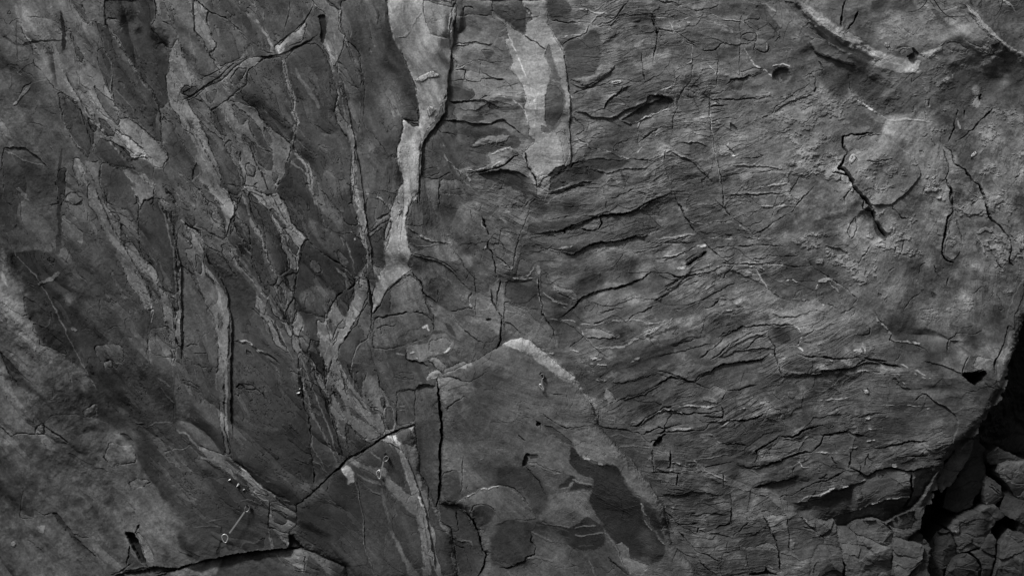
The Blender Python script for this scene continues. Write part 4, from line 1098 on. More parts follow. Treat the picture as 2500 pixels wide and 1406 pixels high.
P 60 -4 2; 510 1170 540 1145 530 1180 515 1210
P 58 -6 2; 230 980 300 950 345 985 340 1025 280 1030 250 1010
V 104 16 4; 260 1030 290 1070 310 1110 315 1160
V 118 26 5; 230 1150 290 1140
C 2.2 24; 340 980 345 1025 270 1035
C 3.4 40; 0 1290 120 1270 240 1250 310 1200 380 1210 460 1245 560 1250 | 310 1190 360 1200 460 1220
S 40 18; 0 1292 240 1252 310 1215 420 1235 560 1255
V 112 34 4; 0 1240 30 1275
P 106 3 3; 140 1210 200 1200 240 1240 180 1240
P 60 -4 2; 30 1220 90 1215 130 1240 60 1260
V 106 12 5; 90 1290 200 1290 340 1280 | 560 1230 640 1270 740 1320 | 640 1300 720 1330 770 1335
S 30 14; 520 1320 560 1380 640 1406
G 100 24; 980 1190 | 1150 1150 | 870 1230
G 52 30; 1060 1050 | 800 1200
S 30 14; 700 1200 860 1240 980 1300 1080 1380
@0 0
U 190 125; -900 -300 -300 700 120 1550 300 2000 620 2500 820 2950 1000 3400 1240 3950
@400 450
U -50 40; 360 -300 420 100 540 500 900 1000
@0 906
P 37 0 10; 680 0 850 0 830 150 900 300 960 420 1060 560 1120 750 1200 900 1300 1200 1360 1300 1240 1200 1130 950 980 720 900 580 800 440 740 380 650 330 640 180
P 74 2 4; 0 0 480 0 560 100 600 240 650 260 640 330 740 380 800 440 880 500 930 620 980 720 1060 820 1130 950 1200 1080 1240 1200 1300 1280 1390 1310 1240 1340 1000 1360 800 1406 800 1800 -900 1800 -900 -300
G 70 70; 150 1100 | 200 700 | 500 500
G 90 60; 1080 1060 | 120 180 | 760 560
P 46 -10 6; 0 0 40 0 80 50 160 60 260 150 330 230 370 280 300 220 200 140 90 80 30 40
P 50 -8 8; 440 0 520 0 560 120 590 230 560 240 500 120
P 44 -10 4; 800 430 850 440 890 490 850 480
C 2.4 24; 75 450 120 425 200 435 300 430 300 350 350 305 430 300 510 295 560 325 610 325
S 26 12; 0 370 75 455
C 4 30; 0 375 75 455
P 90 6 1.4; 540 270 580 250 640 220 640 300 600 325 560 320
P 92 7 1.4; 240 390 300 350 300 425 240 430
C 3.4 34; 300 370 360 430 460 495
P 92 14 1.2; 735 505 820 520 890 510 920 630 850 645 790 650 750 680 700 610 700 580
C 3 36; 735 505 705 570 695 610 750 682
C 2 24; 790 650 830 655 920 632
P 88 3 2; 870 770 930 740 1010 770 960 800 890 830
C 1.6 16; 870 770 880 830 950 810 1020 765 | 810 860 920 970
V 64 30 -6; 460 560 560 640 720 710 | 530 820 640 920 700 1020
P 62 -8 8; 620 920 700 960 860 1180 840 1220 760 1200 680 1100
P 40 -14 3; 350 970 380 965 500 1110 590 1210 660 1280 600 1240 480 1120 400 1040
C 2 18; 500 1115 560 1140 610 1145 | 500 1130 590 1210 660 1280 | 190 1160 310 1245 | 230 940 290 990 350 970 | 165 780 130 980 150 1010 230 1010
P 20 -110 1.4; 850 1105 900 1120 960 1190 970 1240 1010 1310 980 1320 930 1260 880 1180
C 4 50; 940 1065 915 1120 | 960 1240 1000 1320 1030 1390 | 880 1210 870 1330
P 88 7 2; 925 1115 980 1140 1050 1250 1060 1300 1010 1310 980 1200
P 56 -6 2; 880 1230 940 1300 1000 1340 880 1340
V 56 9; 925 1110 1000 1150 1055 1250 1065 1310
C 3 30; 750 1400 830 1370 900 1320
V 96 60 4; 250 1080 310 1080
V 110 26 8; 70 1180 100 1190
S 70 40; 760 1406 880 1370 1060 1345 1230 1340
C 6 90; 1060 1390 1180 1370 1260 1345 1400 1305
P 52 -20 2; 820 1370 1000 1340 1240 1345 1160 1370 1060 1385 860 1395
V 100 14 7; 890 360 930 365 970 370
C 2 20; 860 355 895 360 1020 390
V 84 12 3; 1000 390 1070 355 1180 355 | 1110 110 1160 190 1200 220 | 1090 40 1180 110
C 1.6 16; 1190 0 1205 110 1190 230 1185 370 1160 430 | 1110 570 1170 545 1250 540 1320 490
V 86 8 3; 1160 545 1260 540 1310 500
P 50 0 3; 740 200 860 280 960 320 1000 400 900 420 820 340
@400 906
P 78 -2 3; 90 0 200 0 180 150 180 330 260 420 340 480 420 560 380 620 270 520 180 420 80 330 80 150
P 84 0 2; 360 0 415 0 415 300 440 440 470 520 460 580 440 600 430 480 390 300
P 53 6 1.6; 415 0 940 0 960 160 1000 330 1010 500 1035 800 1040 815 915 920 860 900 780 850 710 800 640 740 580 670 480 610 460 500 430 380 415 200
V 62 60; 520 600 620 580 750 560 | 470 300 600 370 800 400
G 44 40; 830 830 | 620 640
P 98 4 1.6; 230 500 300 530 420 570 430 540 480 600 540 640 600 700 700 790 770 840 800 890 860 930 910 970 915 1000 905 1060 870 1090 860 1210 800 1150 720 1060 725 940 640 860 560 790 500 740 400 660 320 620 250 540
P 140 0 2; 530 650 580 680 640 740 700 800 720 850 640 830 590 760 560 720
P 62 -6; 460 670 540 720 580 780 540 760 490 710
P 60 3; 740 950 800 950 850 990 830 1050 760 1020
P 56 3; 730 1060 760 1090 840 1190 860 1215 760 1215 730 1120
V 92 20; 715 1090 740 1160 755 1210
V 92 14 4; 80 400 150 430 250 540 | 250 590 330 620 420 670
P 60 2; 140 60 200 90 230 100 265 160 220 120 150 90
C 2.4 26; 480 600 560 650 620 720 700 790 770 850 800 890 | 730 880 725 960 720 1080
S 30 14; 920 920 870 880 780 860 700 790 600 690 480 605
C 2 22; 765 900 830 920 910 960 | 730 1060 780 1090 840 1110
C 2.4 30; 500 140 520 160 510 175 490 150 500 115 535 98 570 125 640 128 690 160 720 200
C 1.8 18; 855 280 880 275 910 300 895 310
P 46 -8; 500 115 535 95 560 110 530 130
G 30 8; 935 145
C 4 46; 945 0 955 130 970 230 1000 320 1012 420 1015 560 1035 720 1038 810
V 92 16 4; 950 20 970 130 1010 200 1015 300 1080 400 1150 510 1200 640
V 104 14 5; 970 150 1000 200 1020 240
V 90 9 3; 970 60 1010 100 1025 170 | 1010 420 1040 540 1100 640 1135 720
V 92 12 3; 1025 610 1080 640 1125 700
P 52 4 1.6; 970 40 1060 100 1130 180 1150 320 1190 400 1200 540 1210 650 1150 500 1060 350 1020 230
P 96 0 2; 1010 0 1080 0 1110 100 1130 180 1100 140
P 94 -3 1.6; 1150 0 1210 0 1230 80 1270 200 1300 320 1406 460 1330 440 1290 380 1250 350 1240 470 1220 460 1190 350 1150 270 1150 150 1190 180 1200 120
P 56 4; 1160 140 1200 160 1250 280 1230 280
P 96 -2 1.6; 1240 80 1290 180 1350 250 1406 300 1406 360 1330 290 1260 160
P 60 3; 1250 360 1300 400 1406 480 1310 590 1260 500
V 100 9 3; 1130 0 1120 110 1150 310 1185 390 1205 540
P 54 4; 1210 480 1240 490 1265 590 1230 620
C 4.5 60; 910 925 980 870 1040 815 1130 725 1210 655 1270 590 1330 575 1406 525
C 3 36; 915 925 912 965
S 40 20; 500 1250 620 1230 740 1215 860 1213
C 6 130; 0 1388 120 1345 250 1310 380 1275 540 1250 700 1228 850 1215 960 1205
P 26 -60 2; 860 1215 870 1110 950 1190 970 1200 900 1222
S 100 30; 120 1340 250 1310 380 1275 540 1250 700 1230 850 1218 960 1208
P 34 -3 2; 540 1200 570 1170 620 1190 690 1135 690 1190 640 1220 560 1235
V 34 22 -6; 400 1160 382 1210 378 1275
V 34 9 -4; 345 1205 415 1205 | 405 1070 400 1110
V 76 8 3; 200 1070 380 1062 | 520 880 600 890 680 920 | 300 1035 400 1010
P 96 0 3; 120 1345 270 1310 400 1285 380 1340 360 1406 100 1406 40 1390
P 135 0 3; 160 1335 220 1320 280 1320 240 1350 180 1360 140 1360
P 90 0 3; 640 1260 740 1240 960 1215 1000 1250 960 1380 880 1350 780 1270
P 58 -4; 780 1260 850 1310 950 1370 920 1370 830 1330
P 56 0 3; 400 1280 620 1255 700 1320 780 1330 880 1406 560 1406 420 1340
P 84 2 3; 880 1110 940 1150 1030 1180 1140 1280 1250 1330 1240 1406 1120 1380 1040 1290 960 1210
C 2.4 26; 960 1210 1040 1240 1060 1260 1140 1280 | 968 1275 966 1370
P 44 3 3; 920 930 1040 820 1210 660 1290 640 1330 800 1370 950 1385 1200 1406 1320 1250 1330 1140 1270 1000 1160 910 1100 905 1000
P 150 0 4; 1215 680 1265 645 1290 690 1320 720 1290 760 1270 775 1240 720
V 92 8 5; 1310 720 1345 850 1375 1000 1385 1200 1406 1280
V 66 40; 1200 1190 1330 1180
G 38 40; 1230 1120
@800 906
P 94 -3 1.6; 0 0 90 0 110 80 160 190 230 290 300 360 380 440 290 480 200 400 130 340 100 280 90 180 20 60
P 98 -2 1.6; 240 0 335 0 360 100 400 180 430 250 470 360 465 400 430 440 400 430 390 290 300 240 240 200 250 100
P 56 4; 360 180 390 190 400 250 380 240 | 20 60 80 150 130 270 100 260 50 180 | 200 0 270 0 240 110 230 180 210 80
P 58 4; 400 250 430 260 460 350 440 400 400 400
P 98 0 1.6; 150 160 210 200 270 270 390 300 395 400 380 440 300 370 220 300 160 230
P 60 3; 150 240 230 300 310 370 260 350 190 310
P 56 4 1.6; 120 350 160 380 230 460 310 500 180 590 130 500
C 2.5 28; 360 100 400 170 470 230 480 370 | 340 0 360 110 390 200 380 290 | 0 180 60 380 75 500 90 600
C 2 18; 270 200 300 240 350 250 | 150 20 130 100
C 6 70; 0 732 90 655 150 600 250 540 380 455 430 430 520 390 600 368
S 20 8; 600 372 500 400 385 460 180 590 0 735
P 60 2 2; 130 640 385 460 470 430 600 370 615 520 630 560 630 700 690 800 700 1000 740 1080 860 1100 900 1406 0 1406 0 740
P 46 2 3; 0 735 90 660 150 700 200 740 230 950 255 1100 260 1200 330 1406 0 1406
P 108 0 2; 375 470 430 440 470 435 480 480 560 500 630 550 635 700 640 790 600 850 580 850 560 760 530 690 500 530 440 500
P 148 0 2; 410 450 470 435 475 475 500 500 450 490
P 124 0 2; 560 390 600 372 605 450 600 520 560 450
P 66 2; 475 430 560 390 600 470 590 510 520 480
P 52 3 1.6; 290 540 370 480 440 505 490 530 510 640 540 800 480 780 420 700 390 650 370 600
P 55 3 1.6; 190 595 290 540 370 600 380 640 340 660 240 630
V 86 14 3; 290 540 350 590 385 620
P 92 0 2; 380 650 410 660 430 730 500 800 580 860 620 900 620 1000 560 960 480 870 400 780 370 700
P 150 0 2; 90 665 130 640 160 650 190 700 190 740 150 775 120 710
P 90 0 2; 150 600 180 600 220 640 330 655 350 700 390 760 400 780 330 760 250 700 200 650
P 56 2; 210 650 330 700 370 770 300 740 240 700
V 90 14 2; 200 700 280 750 370 780
V 82 14 2; 260 780 310 830 370 840
V 86 12 4; 190 720 220 850 250 1000 260 1200 330 1400
P 58 2 1.6; 200 720 250 760 300 830 370 850 410 960 430 1080 400 1130 390 1260 430 1330 560 1406 340 1406 270 1230 260 1060 230 850
P 58 2 1.6; 390 770 450 880 530 970 610 1010 640 1150 680 1350 600 1350 540 1250 450 1080 440 1010 470 980 440 930
V 80 24 1; 370 790 400 930 430 1040
P 80 0 2; 415 940 470 940 475 990 440 1000
P 98 0 2; 560 860 620 840 680 800 690 900 700 1040 740 1090 750 1250 800 1406 760 1406 700 1270 690 1160 680 1060 640 930 660 1150 690 1300 700 1406 660 1406 650 1200 610 1000 540 900
P 160 0 2; 590 860 635 855 630 890 655 920 610 900
P 40 -10; 610 900 635 930 640 960 620 940
P 94 0 2; 420 1070 450 1100 500 1200 560 1290 620 1370 640 1406 560 1406 520 1290 460 1170
P 54 2 1.6; 690 800 700 840 730 930 780 1040 840 1110 860 1180 850 1300 880 1406 800 1406 750 1240 745 1100 700 1030 690 900
P 90 0 2; 700 860 730 940 770 960 790 1030 850 1080 860 1150 800 1090 760 1010 720 950
V 84 22 1; 850 1230 870 1310 900 1400
C 2 20; 690 1250 720 1280 740 1340
C 2.4 26; 630 560 630 700 690 800 700 960
P 66 -2 7; 610 110 740 100 755 60 770 250 790 330 770 480 770 700 760 850 740 930 690 820 640 730 635 560 610 500 600 370 600 200
P 58 -4 2; 480 130 600 120 600 350 480 370 475 250
P 60 0 2; 350 0 680 0 670 50 600 120 480 135 470 220 400 170 360 100
C 1.6 12; 600 120 480 135 | 475 135 478 370 | 600 120 600 330
S 30 14; 475 140 600 120 620 105 750 100
V 98 9 6; 480 240 560 250 | 490 270 560 270 | 570 350 600 360
P 52 0 5; 600 350 650 360 640 700 620 560
C 4.4 300; 752 60 765 200 780 300 785 420 772 520 772 700 765 820 760 880 745 932
S 89 30; 745 932 765 820 772 520 785 300 765 200 752 50
G 62 60; 1180 130
P 118 0 1.6; 755 65 800 50 770 90 765 120
P 92 0 4; 760 50 860 30 900 60 1000 80 1020 150 950 180 820 220 790 200
C 3 34; 760 45 860 30 920 65 980 78 1030 40 1110 0
C 2 20; 820 280 825 240 870 210 915 190 935 172 970 180 | 1155 570 1160 530 1210 530
P 84 0 8; 790 480 900 480 1080 500 1200 520 1300 520 1250 700 1100 760 930 820 790 880
P 60 -2 3; 800 700 900 670 915 860 820 880 780 840
C 2 18; 780 760 800 700 870 680 | 935 580 930 700 915 850 | 790 850 810 890 860 890 | 960 780 950 800 970 820
V 100 6 3; 790 660 960 690 | 1000 630 1070 590
P 84 14 1.4; 865 905 900 870 960 850 1060 800 1150 790 1220 780 1300 820 1360 900 1406 940 1406 1350 1060 1260 1020 1110 930 960 890 930
V 116 8 8; 960 845 1060 805 1150 790 1220 780
S 34 16; 1406 945 1340 870 1220 780 1060 800 960 845 870 900
V 84 30; 980 1080 1080 1060 1200 1010 1290 1020
P 52 0 3; 990 950 1040 910 1100 910 1160 960 1100 1040 1010 1080
C 3 34; 985 950 1000 920 1040 903 1110 915 1155 945
C 3 40; 865 910 905 935 940 960
V 118 14 5; 900 945 950 965
C 7 160; 940 965 1000 1015 1035 1090 1045 1160 1062 1230 1090 1255 1070 1330 1025 1406
P 46 4 8; 1100 1140 1250 1050 1380 1060 1406 1300 1250 1350 1120 1310
P 56 -10 2; 760 880 860 910 940 970 1020 1060 1050 1200 1060 1260 1010 1240 930 1150 870 1130 780 1030
P 60 -12 2; 870 1140 920 1160 1000 1210 1060 1270 1060 1320 1020 1400 920 1406 870 1250
C 2.4 30; 780 1030 850 1080 865 1190 940 1210 955 1300 980 1340 985 1406 | 880 960 900 1090 | 860 1140 870 1200
V 86 10 3; 880 1150 980 1170 1000 1220
G 76 50; 1300 200
@1200 906
P 100 4 3; 460 0 560 10 600 110 650 170 700 240 600 110 540 60 470 40
P 122 3 2.4 0.3; 60 -190 130 -222 210 -237 270 -210 350 -142 440 -70 560 30 640 150 700 240 660 220 600 140 500 80 420 8 330 -52 280 -102 200 -152 130 -177
V 96 12 5; 560 20 640 160 720 250 735 370
P 84 3 6; 360 60 560 70 700 250 720 370 560 380 430 350 340 290
C 2 20; 340 290 400 330 470 370 530 395 600 380 690 370
C 2.6 26; 440 345 500 385 640 375 | 660 195 700 250 725 370 860 395 1000 420 1090 490 | 730 300 725 370
V 96 18 4; 640 120 640 160
C 2 16; 370 140 430 160 500 160 | 515 120 520 230
P 88 2 3; 700 235 760 240 840 300 980 410 1080 490 950 400 860 390 740 370
V 86 9 3; 830 300 850 350 860 385
P 58 -4 3; 740 375 860 395 960 410 1050 480 1090 520 960 510 850 500 790 430
V 84 8 4; 830 445 880 430 960 460 | 860 520 980 515 1090 525
P 80 2 4; 240 360 330 290 360 300 340 400 540 530 540 600 600 700 720 740 620 760 500 690 400 680 250 640 220 560
P 52 -8 3; 360 370 420 380 550 480 550 520 480 480 400 420
P 92 3 3; 550 420 620 400 720 380 800 440 870 530 980 640 1130 840 1180 950 1180 1010 1060 880 950 800 900 720 830 640 760 640 680 600 600 580 560 500
V 110 12 5; 600 570 650 600 680 605 | 730 635 765 640
P 34 -3 2; 545 520 570 540 600 590 660 620 730 645 790 630 860 660 890 700 900 760 950 820 1020 870 1035 960 1040 1010 1090 1060 1190 1200 1195 1250 1140 1300 1090 1310 1000 1275 940 1260 930 1200 840 1160 800 1110 740 1010 665 890 690 790 710 740 600 700 545 640 535 580
P 58 0 14; 1050 1060 1190 1210 1160 1250 1060 1240 1000 1150
V 96 8 4; 1050 1015 1110 1100 1190 1190
P 44 -4 2; 1030 890 1100 940 1160 1040 1190 1170 1130 1100 1060 980
V 100 10 4; 1020 890 1040 960 1090 1010
P 32 -4; 460 770 510 750 530 720 560 720 620 770 690 780 690 810 600 830 520 840 440 830 530 820 540 790 460 795
V 92 14 3; 550 735 620 765 690 775
V 92 18 2; 480 800 530 790 560 750
P 36 -3; 310 1020 380 1020 450 1050 550 1070 610 1010 660 980 730 1030 770 1070 780 1160 770 1190 700 1215 600 1215 530 1180 440 1160 430 1175 300 1110 295 1050
V 84 14 4; 560 1110 620 1130 780 1095 | 570 1070 640 1050 720 1050
V 60 9; 300 1040 420 1060 540 1090 | 310 1080 430 1110 540 1130 | 600 1190 700 1180
V 88 12 3; 340 1030 450 1050 550 1060
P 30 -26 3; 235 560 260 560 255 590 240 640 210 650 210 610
P 40 -8 4; 250 560 320 565 330 590 270 600
V 126 12 6; 330 560 345 590 | 245 575 250 610
P 92 6 2; 240 620 300 620 380 660 480 690 420 700 300 650 260 660
C 2.4 26; 240 650 280 700 330 760 380 860 | 310 340 340 370 350 400 | 230 470 180 430
W 40 30 5; 325 365
P 54 0 6; 250 650 340 730 390 860 370 920 310 990 220 800 100 790 0 780 0 650
P 84 0 5; 390 830 660 800 650 900 700 960 560 1040 440 1040 320 1000 380 920
P 74 4 4; 0 790 130 790 200 850 310 990 280 1010 120 1015 0 1060
C 2.4 26; 0 780 100 780 160 800 220 860 320 1000
V 112 8 5; 0 790 90 782
P 46 2 4; 0 1040 120 1010 280 1030 300 1060 270 1100 300 1200 300 1250 230 1300 120 1335 0 1300
C 3 34; 250 1090 280 1130 265 1160 300 1200 300 1250 240 1265 230 1305 130 1330 60 1335
S 24 10; 60 1335 140 1330 230 1305 240 1262 300 1255
V 88 12 4; 240 1270 310 1265 430 1300 | 270 1100 360 1140 420 1170
G 76 60; 420 1240 | 1050 1380
P 50 -8 2; 790 1250 830 1280 920 1360 940 1390 880 1350 820 1300
C 2.4 26; 800 1260 860 1330 930 1390
V 92 12 4; 780 1100 840 1180 890 1290 940 1370 | 660 1290 690 1340 720 1400
P 92 3 2; 850 1180 890 1160 930 1200 940 1260 1000 1290 1100 1320 1000 1406 940 1370 880 1250
P 82 2 4; 1200 1200 1300 1240 1360 1320 1406 1400 1100 1406 1150 1320
P 52 -4 3; 690 0 780 0 760 60 860 200 840 240 760 200 660 180 600 90 570 0
P 96 8 2; 765 150 790 120 820 150 860 200 830 230 800 230
V 112 16 6; 720 50 780 70
C 3 34; 860 210 940 170 1040 155 1140 90 1240 35
V 100 9 6; 1060 165 1110 160
S 30 16; 860 210 960 175 1060 155 1150 90 1240 35 1330 70 1406 100
P 54 -3 6; 820 100 950 70 1160 10 1100 80 1000 150 860 190
C 3.4 40; 940 385 1000 380 1060 320 1120 290 1190 250 1260 235 | 1190 370 1220 320 1250 290 1310 290 | 1030 440 1090 410 1150 380 1190 390 1300 360
V 106 9 6; 1190 265 1270 270 1330 285 | 960 355 1000 355 | 1230 245 1400 240
S 40 16; 960 385 1010 375 1120 295 1200 260 1300 285 1406 290
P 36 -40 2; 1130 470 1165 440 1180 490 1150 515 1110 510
C 3 36; 1090 480 1130 470 1120 510 | 1160 430 1200 400 1190 370
C 1.8 20; 1100 530 1105 640 | 1105 640 1115 700 | 1270 700 1270 760
C 2.6 30; 1225 535 1230 650 1200 660
P 86 2 4; 1110 540 1220 545 1220 620 1120 600 | 1235 620 1300 630 1406 640 1406 680 1300 680 1240 680
P 50 -8 2; 1110 600 1220 620 1220 660 1130 660
V 108 9 6; 1240 620 1390 640 | 1210 680 1240 670 | 1200 935 1260 938
C 2.4 24; 1090 690 1200 680 1300 700 | 1170 850 1300 850 1406 820 | 1290 1100 1406 1230 | 1180 950 1300 1060 1406 1120 | 1330 980 1406 970
@1600 906
P 76 0 4; 0 80 120 40 260 80 380 120 480 140 440 200 300 190 180 210 0 290
V 90 22 6; 330 190 430 210
P 88 4 2; 375 110 400 95 440 105 480 135 460 180 400 150
C 3 32; 0 100 110 35 200 60 280 85 380 125 | 280 85 300 50 380 20 | 490 135 560 130 640 100 700 85 | 485 145 460 190
C 3 34; 10 295 80 275 170 275 220 295 330 290 440 265 460 260 | 455 240 465 280 460 320 | 330 310 460 310
V 108 9 6; 30 290 80 268 160 270 190 290 | 200 240 330 245 460 235
V 112 16 7; 560 265 630 250 | 450 370 530 335
S 34 14; 330 345 420 340 520 335 620 330 700 300 740 285
C 2.6 28; 440 370 500 340 620 340 700 310 740 290 | 0 430 80 410 200 410 330 410 370 360 440 330
V 100 18 6; 120 395 250 395
P 38 -30 2; 0 440 40 450 50 490 20 500 0 480
C 3.4 40; 0 470 30 480 50 440 80 430
P 58 -2 5; 430 440 600 340 760 300 860 350 910 390 860 430 760 500 640 520 460 510
V 100 14 6; 340 430 400 440 450 500
P 96 3 3; 300 440 370 420 390 450 340 490
C 2.4 24; 450 505 560 500 640 515
P 52 -8 6; 550 600 640 550 700 560 700 600 600 620
C 5 66; 680 625 705 580 690 545 740 510 800 480 860 450 | 940 460 990 430 1010 410 1060 400 1150 370
C 4 44; 860 450 930 460 980 440 1000 410 1070 400
V 104 9 7; 800 480 850 458 930 465 | 1000 410 1080 400 | 980 540 1030 450 1170 435
P 108 14 1.2; 705 545 760 510 780 530 745 570 710 580
P 80 6 2; 780 530 860 470 1000 480 980 540 900 580 860 580 780 590
P 98 14 1.4; 680 620 720 590 840 580 865 600 840 620 740 650
C 4 46; 560 640 640 665 700 650 760 655 840 620 900 595 1000 560 1070 555
S 34 14; 550 610 600 660 700 665 760 655 860 610 940 580
C 4 44; 1070 560 1130 500 1170 440 1240 430 1330 400
P 76 0 4; 940 540 1040 450 1170 440 1130 520 1060 560 960 560
V 108 9 7; 1060 565 1130 560 1210 565 1300 545 1400 520 | 940 590 1000 630 1020 660 1120 645
P 56 0 5; 280 620 420 580 560 620 620 670 500 640 360 650
V 94 8 5; 260 610 340 600 440 575 530 572 | 640 670 720 710 | 820 750 890 745
C 2.2 22; 330 640 340 660 400 640 540 625 | 960 655 950 690 950 740 | 910 720 950 700
P 84 2 4; 570 680 650 670 740 720 830 750 760 770 680 790 620 760
P 52 0 4; 460 690 540 650 570 680 560 740 500 720
P 60 -18 8; 680 790 780 760 900 740 1000 730 1080 760 940 830 860 850 760 800
C 3.4 38; 670 800 760 785 800 760 900 745 | 860 860 960 840 1080 780 1180 750 1300 680
S 60 30; 670 800 780 770 880 748 1000 720
V 104 12 6; 970 900 1060 860 1150 850 1240 800 1340 780
S 50 20; 930 910 1060 890 1150 870 1230 820 1320 800
P 50 -60 20; 980 960 1100 900 1240 850 1406 800 1406 1000 1330 1080 1230 1060 1150 1020 1080 990
P 86 6 3; 260 620 360 670 480 720 600 770 700 820 800 830 860 860 930 920 980 970 920 1020 860 950 760 860 640 820 500 790 420 760 330 700
V 98 9 8; 250 610 340 680 450 740 560 780
S 30 20; 980 980 930 910 860 855 790 820 700 810
C 3 34; 103 540 105 640 | 465 715 475 800 | 520 820 525 920 520 980 525 1045 | 865 860 880 960 | 145 710 140 780
V 108 10 7; 120 620 190 640 290 680
P 98 8 2; 120 620 170 640 290 670 290 690 180 680 120 680
C 2.6 28; 420 1075 460 1055 520 1050 | 530 1140 570 1100 640 1040 | 140 1050 290 1040 | 290 1110 300 1070 | 400 910 460 900 520 905
V 98 8 6; 60 930 130 940 | 230 980 300 985 | 340 780 380 800 | 600 950 680 948 | 300 1080 420 1080 | 330 1100 440 1120 530 1140
S 26 12; 0 850 130 850 280 830 400 840 520 845 | 0 660 100 690 | 210 980 300 980 400 970 520 980 | 290 1085 420 1110 530 1140
P 80 4 3; 530 960 640 950 680 960 700 1010 600 1050 540 1040
P 102 8 1.6; 745 1000 800 985 895 980 910 1100 840 1090 800 1110 780 1060
P 58 -3; 820 1020 860 1020 870 1070 830 1070
C 3.4 40; 745 1000 790 1080 820 1150 850 1240 850 1370
C 2.4 24; 905 1010 915 1150 920 1230
P 52 3 3; 920 1030 1000 1020 1060 1110 1160 1150 1080 1270 1000 1300 940 1220 920 1140
P 84 8 1.6; 580 1200 700 1200 760 1170 820 1200 845 1230 760 1220 620 1215
C 3 34; 575 1230 580 1200 | 740 1190 760 1170 | 625 1250 640 1370 | 490 1220 500 1170
P 58 4 3; 590 1215 840 1230 850 1350 640 1360
P 84 8 3; 850 1240 900 1230 970 1270 1000 1300 920 1260
P 96 6 3; 925 1150 950 1170 955 1210 930 1220
P 100 6 3; 750 1350 830 1370 800 1400 770 1390
P 22 -50 2; 640 1385 700 1380 750 1370 750 1340 780 1380 840 1390 640 1400
C 3 34; 1000 990 1040 1050 1120 1100 1160 1160 | 1010 1060 1100 1090 1140 1140
V 98 10 6; 990 985 1050 1040 | 740 1330 800 1350
P 80 5 4; 170 1100 240 1200 320 1300 420 1400 500 1406 400 1300 300 1230 200 1100
P 52 0 4; 300 1250 400 1290 560 1390 480 1406 360 1330
C 2 20; 300 1290 350 1350 420 1400 | 170 1100 280 1230 380 1270 480 1320
@2000 906
G 88 50; 300 110
V 104 9 6; 0 200 130 190 230 175 | 420 232 560 240 790 240 | 0 562 120 550 200 535 280 518
P 54 -4 2; 510 50 560 30 600 60 600 110 540 100
V 96 8 6; 510 30 590 90 | 540 20 580 60
V 128 10 7; 320 328 360 320 | 330 400 385 405 | 285 478 385 470 | 720 262 760 258
C 1.8 20; 300 130 340 165 | 330 120 350 150 | 270 320 330 305 430 290
P 56 0 5; 400 310 560 330 640 400 480 440 400 400
C 3 32; 650 215 700 160 740 160 800 215 850 240 900 280 940 300
S 46 24; 700 155 750 160 800 210 890 255 940 310 955 390 925 470 920 520
C 3.4 36; 0 440 60 435 150 415 210 400 | 240 430 330 450
S 34 14; 0 440 80 435 200 402 260 440 340 455
C 3.4 38; 340 532 480 515 600 488 740 482 | 620 585 740 572 | 790 608 850 610
S 24 12; 340 535 480 515 600 488 740 482
V 110 20 6; 700 490 720 510 810 545
G 96 22; 740 540 | 700 500
C 6 70; 215 560 215 620 198 658
C 5.4 64; 205 665 270 690 330 715 400 680 470 655 530 670 590 690 640 682 720 662 850 655
S 60 24; 205 668 330 720 400 682 470 658 590 692 720 664 850 657
C 3 30; 345 560 315 645 | 340 570 375 640 | 90 580 120 640 | 0 740 60 730
C 7 80; 640 712 638 780 648 830 632 880 595 950
C 4 40; 590 952 650 942
P 118 5 2; 495 625 522 625 522 656 495 650
P 122 3 3; 770 805 800 740 815 750 795 810
V 108 12 7; 0 870 60 830 160 790 270 765 330 740 | 330 920 450 885 540 870 640 868
S 50 24; 0 890 100 815 260 770 330 740 | 180 1000 330 920 450 888 560 870
C 2.4 26; 320 840 330 880 | 280 850 310 850 | 640 868 700 880
P 58 0 12; 330 780 480 720 560 760 600 840 400 860
@1200 906
S 80 30; 1260 1130 1180 940 1130 840 980 640 870 520 800 430
@0 0 1
V 97 20 3; 60 20 130 150 180 230 240 310 330 420 380 470
V 92 18 3; 190 400 215 460 255 550 310 640 370 740
V 100 22 3; 430 210 440 290 500 390 545 470 575 525
V 94 20 3; 560 590 620 680 680 760 720 830
V 98 14 3; 530 250 580 330 620 420 650 480 690 540 745 585
V 96 22 3; 455 560 495 640 540 710 555 800 552 950 560 1080
V 90 12 3; 385 480 430 620 432 760 422 900
V 98 10 3; 690 140 700 200 716 260 730 310 700 390 740 415 762 450 772 520
V 100 12 3; 812 60 832 220 850 320 872 420 882 520 895 600 905 690
V 94 12 3; 720 830 750 900 770 960 800 1030 830 1120
V 98 22 3; 800 800 830 900 870 960 930 1040 960 1100
V 100 26 3; 960 1070 1000 1160 1030 1260 1055 1406
V 92 10 3; 300 560 360 660 420 760 430 880
V 94 9 3; 590 380 640 470 680 560 720 640
V 90 9 3; 470 250 540 330 590 420 600 480
V 92 10 3; 620 720 680 800 720 880
V 88 9 3; 20 600 100 700 180 860 230 960
S 80 20; 400 490 345 430 250 320 190 240 140 150
S 80 20; 385 750 325 640 268 545 230 460
S 85 22; 585 530 556 465 512 385 452 290
S 80 20; 730 840 690 760 630 670 575 590
S 80 20; 750 600 700 540 662 475 632 410 590 325
S 85 24; 572 1080 562 950 566 800 552 705 506 630 470 560
S 60 16; 440 900 442 760 440 620 400 490
S 60 14; 915 690 903 590 890 510 880 420 860 320 842 220
S 70 16; 840 1120 812 1030 782 950 762 890
S 85 22; 968 1090 940 1030 880 950 842 890
S 80 20; 1068 1400 1042 1260 1012 1160 975 1080
S 85 20; 1024 480 1030 350 1060 310 1088 270 1098 150 1112 20
S 60 16; 1394 420 1392 330 1388 200 1372 120 1340 70
